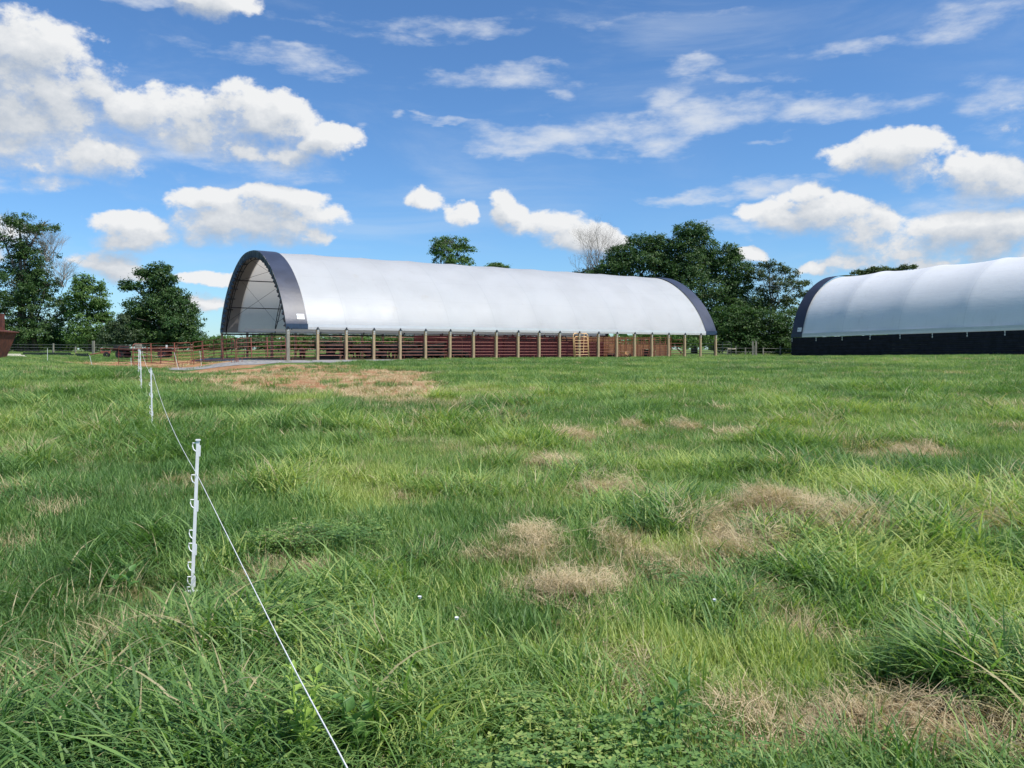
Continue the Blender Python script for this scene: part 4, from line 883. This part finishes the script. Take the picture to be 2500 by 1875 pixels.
K = 0
TALL = []; SHORT = []; STRAW = []; FAR = []; LUSH = []; FSTRAW = []
def reg(lst, *a, **k):
    global K; tuft(nm(K), *a, **k); lst.append(K); K += 1
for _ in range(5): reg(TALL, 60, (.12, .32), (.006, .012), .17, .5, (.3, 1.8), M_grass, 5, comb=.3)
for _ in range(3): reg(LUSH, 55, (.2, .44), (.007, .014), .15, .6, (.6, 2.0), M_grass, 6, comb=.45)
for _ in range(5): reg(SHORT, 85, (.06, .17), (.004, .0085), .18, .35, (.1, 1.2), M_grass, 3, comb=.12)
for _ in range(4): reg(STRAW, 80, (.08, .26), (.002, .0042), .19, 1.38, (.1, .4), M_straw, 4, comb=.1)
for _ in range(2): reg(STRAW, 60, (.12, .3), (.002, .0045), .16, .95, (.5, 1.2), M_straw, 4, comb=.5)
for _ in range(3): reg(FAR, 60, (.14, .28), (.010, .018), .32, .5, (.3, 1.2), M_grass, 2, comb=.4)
for _ in range(2): reg(FSTRAW, 50, (.12, .3), (.008, .014), .3, 1.1, (.2, .7), M_straw, 2, comb=.1)
# clover-like low leaves
def clover(name):
    V = []; Fc = []; RN = []; HG = []
    for i in range(70):
        a = rng.uniform(0, 6.283); r = .17 * math.sqrt(rng.random()); z = rng.uniform(.05, .15); c = np.array([r * math.cos(a), r * math.sin(a), z]); rn = rng.random(); s = rng.uniform(.008, .015)
        for q in range(3):
            an = q * 2.094 + a; d = np.array([math.cos(an), math.sin(an), rng.uniform(.0, .4)]); e = np.array([-math.sin(an), math.cos(an), 0]); k = len(V)
            V += [c, c + d * s + e * s * .7, c + d * s * 1.8, c + d * s - e * s * .7]; Fc.append((k, k + 1, k + 2, k + 3)); RN += [rn] * 4; HG += [.6] * 4
    me = bpy.data.meshes.new(name); me.from_pydata([tuple(v) for v in V], [], Fc); me.materials.append(M_grass)
    for n_, ar in (('rnd', RN), ('hgt', HG)):
        q = me.attributes.new(n_, 'FLOAT', 'POINT'); q.data.foreach_set('value', np.array(ar, np.float32))
    o = bpy.data.objects.new(name, me); src.objects.link(o)
CLOVER = K; clover(nm(K)); K += 1

STK = [at(469, 5.7), at(372, 13.7), at(346, 21.)]
PTS = {k: [] for k in ('xyz', 'rot', 'scl', 'kind', 'tint', 'dryness')}; SPT = {k: [] for k in PTS}
def scatter(y0, y1, dens, zone):
    hw = lambda y: .70 * y + 2.2
    A = (y1 - y0) * 2 * hw(y1); n = int(A * dens); x = rng.uniform(-hw(y1), hw(y1), n); y = rng.uniform(y0, y1, n); k = np.abs(x) < hw(y); x, y = x[k], y[k]
    u, w = uw(x, y); inb = (u > -.3) & (u < B1L + .3) & (w > -.35) & (w < B1W + .3)
    u2 = (x - B2O[0]) * B2A[0] + (y - B2O[1]) * B2A[1]; w2_ = (x - B2O[0]) * B2P[0] + (y - B2O[1]) * B2P[1]; inb |= (u2 > -.2) & (w2_ > -.1) & (w2_ < B2W)
    gr = m_gravel(x, y) > .5
    for (sx_, sy_) in STK: inb |= ((x - sx_) ** 2 + (y - sy_ + .12) ** 2 < .06 ** 2)
    k = ~inb & ~(gr & (rng.random(len(x)) < .96)); x, y = x[k], y[k]; dry, dirt, lime = masks(x, y); n = len(x); r = rng.random(n)
    hn = fbm(x * .8, y * .8, 91, 3); hn2 = fbm(x * .25, y * .25, 95, 2)
    flow = fbm(x * .8, y * .8, 120, 2) * 11.0 + rng.normal(0, 1.1, n)
    keep = (r > np.clip(dirt * (2.05 - 1.9 * fbm(x * .9, y * .9, 222, 3)), 0, .985)) & (rng.random(n) > dry * .72)
    sf = 1.0
    kind = np.zeros(n, int); rr = rng.random(n)
    if zone < 3:
        tall = hn + (hn2 - .5) * .5 + (.06 if zone == 0 else 0); tall = tall - lime * .14 - dry * .2
        kt = rng.choice(TALL, n); kl = rng.choice(LUSH, n); ks = rng.choice(SHORT, n)
        kind = np.where(tall > .56, kl, np.where(tall > .44, kt, ks)); kind = np.where(rr < .15, ks, kind)
        cl = (fbm(x * .9, y * .9, 140, 2) > .68) & (rng.random(n) < .5) & (zone == 0); kind = np.where(cl, CLOVER, kind)
        scl = rng.uniform(.65, 1.2, n) * np.where(tall > .44, .9 + (hn - .5) * 1.6 + (hn2 - .5) * .5, 1.05)
        if zone == 2: scl *= 1.15
    else:
        kind = rng.choice(FAR, n); scl = rng.uniform(.7, 1.2, n) * (.85 + (hn - .4) * .8)
        sf = 1.
    z = terr(x, y)
    k = keep
    PTS['xyz'].append(np.stack([x, y, z], 1)[k]); PTS['rot'].append(np.stack([rng.normal(0, .05, n), rng.normal(0, .05, n), flow], 1)[k])
    PTS['scl'].append(scl[k]); PTS['kind'].append(kind[k]); PTS['tint'].append(np.clip(lime + rng.normal(0, .13, n), 0, 1)[k]); PTS['dryness'].append(np.clip(dry * 1.1 + (fbm(x*1.1, y*1.1, 160, 2) - .5) * .5 + .03, 0, 1)[k])
    # straw
    p = np.clip(dry * 1.0, 0, .95) * (.9 if zone < 3 else .8) + dirt * (.25 + .6 * (fbm(x * .7, y * .7, 200, 3) > .52)) + .05
    k = rng.random(n) < p
    SPT['xyz'].append(np.stack([x, y, z + .0 + .02 * rng.random(n) + dry * .05 * rng.random(n)], 1)[k]); SPT['rot'].append(np.stack([rng.normal(0, .12, n), rng.normal(0, .12, n), rng.uniform(0, 6.28, n)], 1)[k])
    SPT['scl'].append((rng.uniform(.6, 1.1, n) * (.7 if zone == 3 else .95))[k]); SPT['kind'].append(rng.choice(STRAW if zone < 2 else FSTRAW, n)[k]); SPT['tint'].append(np.zeros(n)[k]); SPT['dryness'].append(np.ones(n)[k])
scatter(1.2, 7, 66, 0); scatter(7, 13, 50, 1); scatter(13, 26, 30, 2); scatter(26, 50, 9, 3); scatter(50, 118, 3.2, 3)
# raked ropes of hay lying on the grass, measured along their line
for line in ([(1690,1318),(1740,1285),(1800,1262),(1860,1242),(1920,1246),(1985,1272),(2060,1282),(2105,1290)], [(2105,1295),(2070,1335),(1990,1350),(1910,1345),(1850,1362),(1790,1368),(1730,1350)], [(1310,1318),(1335,1340),(1325,1365),(1270,1385),(1190,1382)], [(1455,1335),(1510,1345),(1560,1362)],
             [(1420,1205),(1470,1198),(1530,1208),(1600,1222)], [(1340,1070),(1400,1076),(1460,1092)], [(1320,1462),(1370,1458),(1430,1466),(1460,1480)], [(2180,1118),(2250,1108),(2320,1116)], [(2290,1315),(2360,1302),(2440,1312)], [(1510,1050),(1570,1048)], [(1630,1052),(1700,1048)], [(1775,1070),(1830,1066)], [(1925,1082),(1990,1084)], [(1300,1140),(1360,1150),(1400,1165)]):
    W_ = [np.array(gp(*q)) for q in line]
    for a_, b_ in zip(W_[:-1], W_[1:]):
        m_ = max(5, int(np.linalg.norm(b_ - a_) / .045)); f_ = rng.random(m_); p_ = a_ + (b_ - a_) * f_[:, None] + rng.normal(0, .075, (m_, 2)); x, y = p_[:, 0], p_[:, 1]; an = math.atan2(*(b_ - a_)[::-1])
        SPT['xyz'].append(np.stack([x, y, terr(x, y) + rng.uniform(.02, .17, m_)], 1)); SPT['rot'].append(np.stack([rng.normal(0, .35, m_), rng.normal(0, .35, m_), an + rng.normal(0, .7, m_)], 1))
        SPT['scl'].append(rng.uniform(.5, .95, m_)); SPT['kind'].append(rng.choice(STRAW, m_)); SPT['tint'].append(np.zeros(m_)); SPT['dryness'].append(np.ones(m_))
# taller weeds grown up against the wall of the second barn
n = 170; q = rng.uniform(0, 44, n); off = rng.uniform(.15, .9, n); x = B2O[0] + B2A[0] * q - B2P[0] * off; y = B2O[1] + B2A[1] * q - B2P[1] * off; k_ = fbm(q * .35, q * 0, 400, 3)
PTS['xyz'].append(np.stack([x, y, terr(x, y)], 1)); PTS['rot'].append(np.stack([np.zeros(n), np.zeros(n), rng.uniform(0, 6.28, n)], 1)); PTS['scl'].append(rng.uniform(.9, 1.6, n) * (.5 + 1.6 * np.clip(k_ - .3, 0, 1)))
PTS['kind'].append(rng.choice(FAR, n)); PTS['tint'].append(rng.uniform(.3, .7, n)); PTS['dryness'].append(np.zeros(n) + .1)
def scatter_obj(name, P, label, cat):
    X = np.concatenate(P['xyz']); me = bpy.data.meshes.new(name); me.vertices.add(len(X)); me.vertices.foreach_set('co', X.astype(np.float32).ravel())
    for k, ty in (('rot', 'FLOAT_VECTOR'), ('scl', 'FLOAT'), ('kind', 'INT'), ('tint', 'FLOAT'), ('dryness', 'FLOAT')):
        v = np.concatenate(P[k]); a = me.attributes.new(k, ty, 'POINT')
        a.data.foreach_set('vector' if ty == 'FLOAT_VECTOR' else 'value', v.astype(np.int32 if ty == 'INT' else np.float32).ravel())
    me.update(); o = link(name, me); tag(o, label, cat, kind='stuff')
    g = bpy.data.node_groups.new(name + '_scatter', 'GeometryNodeTree'); g.interface.new_socket('Geometry', in_out='INPUT', socket_type='NodeSocketGeometry'); g.interface.new_socket('Geometry', in_out='OUTPUT', socket_type='NodeSocketGeometry')
    N = g.nodes; L = g.links; gi = N.new('NodeGroupInput'); go = N.new('NodeGroupOutput'); ip = N.new('GeometryNodeInstanceOnPoints'); ci = N.new('GeometryNodeCollectionInfo')
    ci.inputs['Collection'].default_value = src; ci.inputs['Separate Children'].default_value = True; ci.inputs['Reset Children'].default_value = True
    def na(nm_, ty):
        q = N.new('GeometryNodeInputNamedAttribute'); q.data_type = ty; q.inputs['Name'].default_value = nm_; return q.outputs['Attribute']
    L.new(gi.outputs[0], ip.inputs['Points']); L.new(ci.outputs[0], ip.inputs['Instance']); ip.inputs['Pick Instance'].default_value = True
    L.new(na('kind', 'INT'), ip.inputs['Instance Index']); L.new(na('rot', 'FLOAT_VECTOR'), ip.inputs['Rotation']); L.new(na('scl', 'FLOAT'), ip.inputs['Scale'])
    L.new(ip.outputs[0], go.inputs[0]); m = o.modifiers.new('scatter', 'NODES'); m.node_group = g; print(name, len(X)); return o
scatter_obj('grass', PTS, 'long uneven pasture grass covering the whole field', 'grass')
scatter_obj('dry_grass', SPT, 'tan dried hay and thatch lying in patches on the pasture', 'dry grass')

# ------------------------------------------------------------------ broad-leaved weeds in the foreground
M_weed = material('bright_weed_leaf', (.36, .52, .10), .5, var=.2, scale=30, trans=.4)
M_weed2 = material('broad_weed_leaf', (.10, .22, .05), .5, var=.2, scale=30, trans=.3)
def leaf_mesh(L, W, mat, name='leaf', heart=False):
    mb = MB(); out = [(0, 0), (.12, .5 if heart else .28), (.35, 1.), (.65, .75), (.85, .35), (1, 0)]; vs = []
    for f, w in out: vs += [(f * L, -w * W / 2, .25 * W * w - .25 * L * f * f), (f * L, 0, -.25 * L * f * f), (f * L, w * W / 2, .25 * W * w - .25 * L * f * f)]
    fs = []
    for i in range(5): fs += [(3 * i, 3 * i + 3, 3 * i + 4, 3 * i + 1), (3 * i + 1, 3 * i + 4, 3 * i + 5, 3 * i + 2)]
    return mb.add(vs, fs).mesh(name, mat, True)
def weed(px, py, h, n, L, W, mat, label, stems=3, heart=False):
    x, y = gp(px, py); root = empty('weed', (x, y, tz(x, y)), 0, label=label, cat='weed'); lm = leaf_mesh(L, W, mat, heart=heart)
    for s in range(stems):
        a = 6.28 * s / stems + random.random(); lx, ly = .05 * math.cos(a), .05 * math.sin(a); hh = h * random.uniform(.75, 1.1)
        MB().tube([(0, 0, -.02), (lx * .6, ly * .6, hh * .5), (lx, ly, hh)], [.004, .003, .002], 5).build('stem', mat, root)
        for k in range(n):
            f = .35 + .65 * (k + 1) / n; az = a + k * 2.4; o = link('leaf', lm, root, loc=(lx * f, ly * f, hh * f), rot=(random.uniform(-.3, .3), random.uniform(-1.1, -.5), az)); o.scale = (1.05 - .35 * f,) * 3
weed(740, 1912, .40, 12, .070, .042, M_weed, 'bright yellow green leafy weed left of the wire at the bottom edge', 3)
weed(868, 1890, .27, 4, .085, .075, M_weed2, 'broad round leaved weed right of the wire at the bottom edge', 3, True)
weed(300, 1480, .2, 4, .10, .07, M_weed2, 'low broad leaved weed left of the nearest white post', 2, True)
weed(1640, 1840, .22, 4, .11, .05, M_weed2, 'small pointed leaved weed by the straw at the lower right', 2)
weed(2270, 1560, .22, 4, .08, .06, M_weed, 'small light green weed in the right foreground', 2, True)
M_petal = material('white_petal', (.8, .8, .82), .5, var=.03)
def flower(px, py, h, lb):
    x, y = gp(px, py); r_ = empty('wild_flower', (x, y, tz(x, y)), 0, label=lb, cat='flower'); MB().tube([(0, 0, 0), (.01, 0, h)], .0015, 4).build('stem', M_weed2, r_)
    MB().lathe([(0, h), (.006, h + .004), (.011, h + .016), (.005, h + .01)], (.01, 0, 0), 6).build('bloom', M_petal, r_)
flower(1020, 1610, .30, 'single white flower in the dark foreground grass right of the wire')
flower(1110, 1650, .26, 'fainter white flower right of the single bright one')
flower(1740, 1560, .2, 'white clover flower in the right foreground')
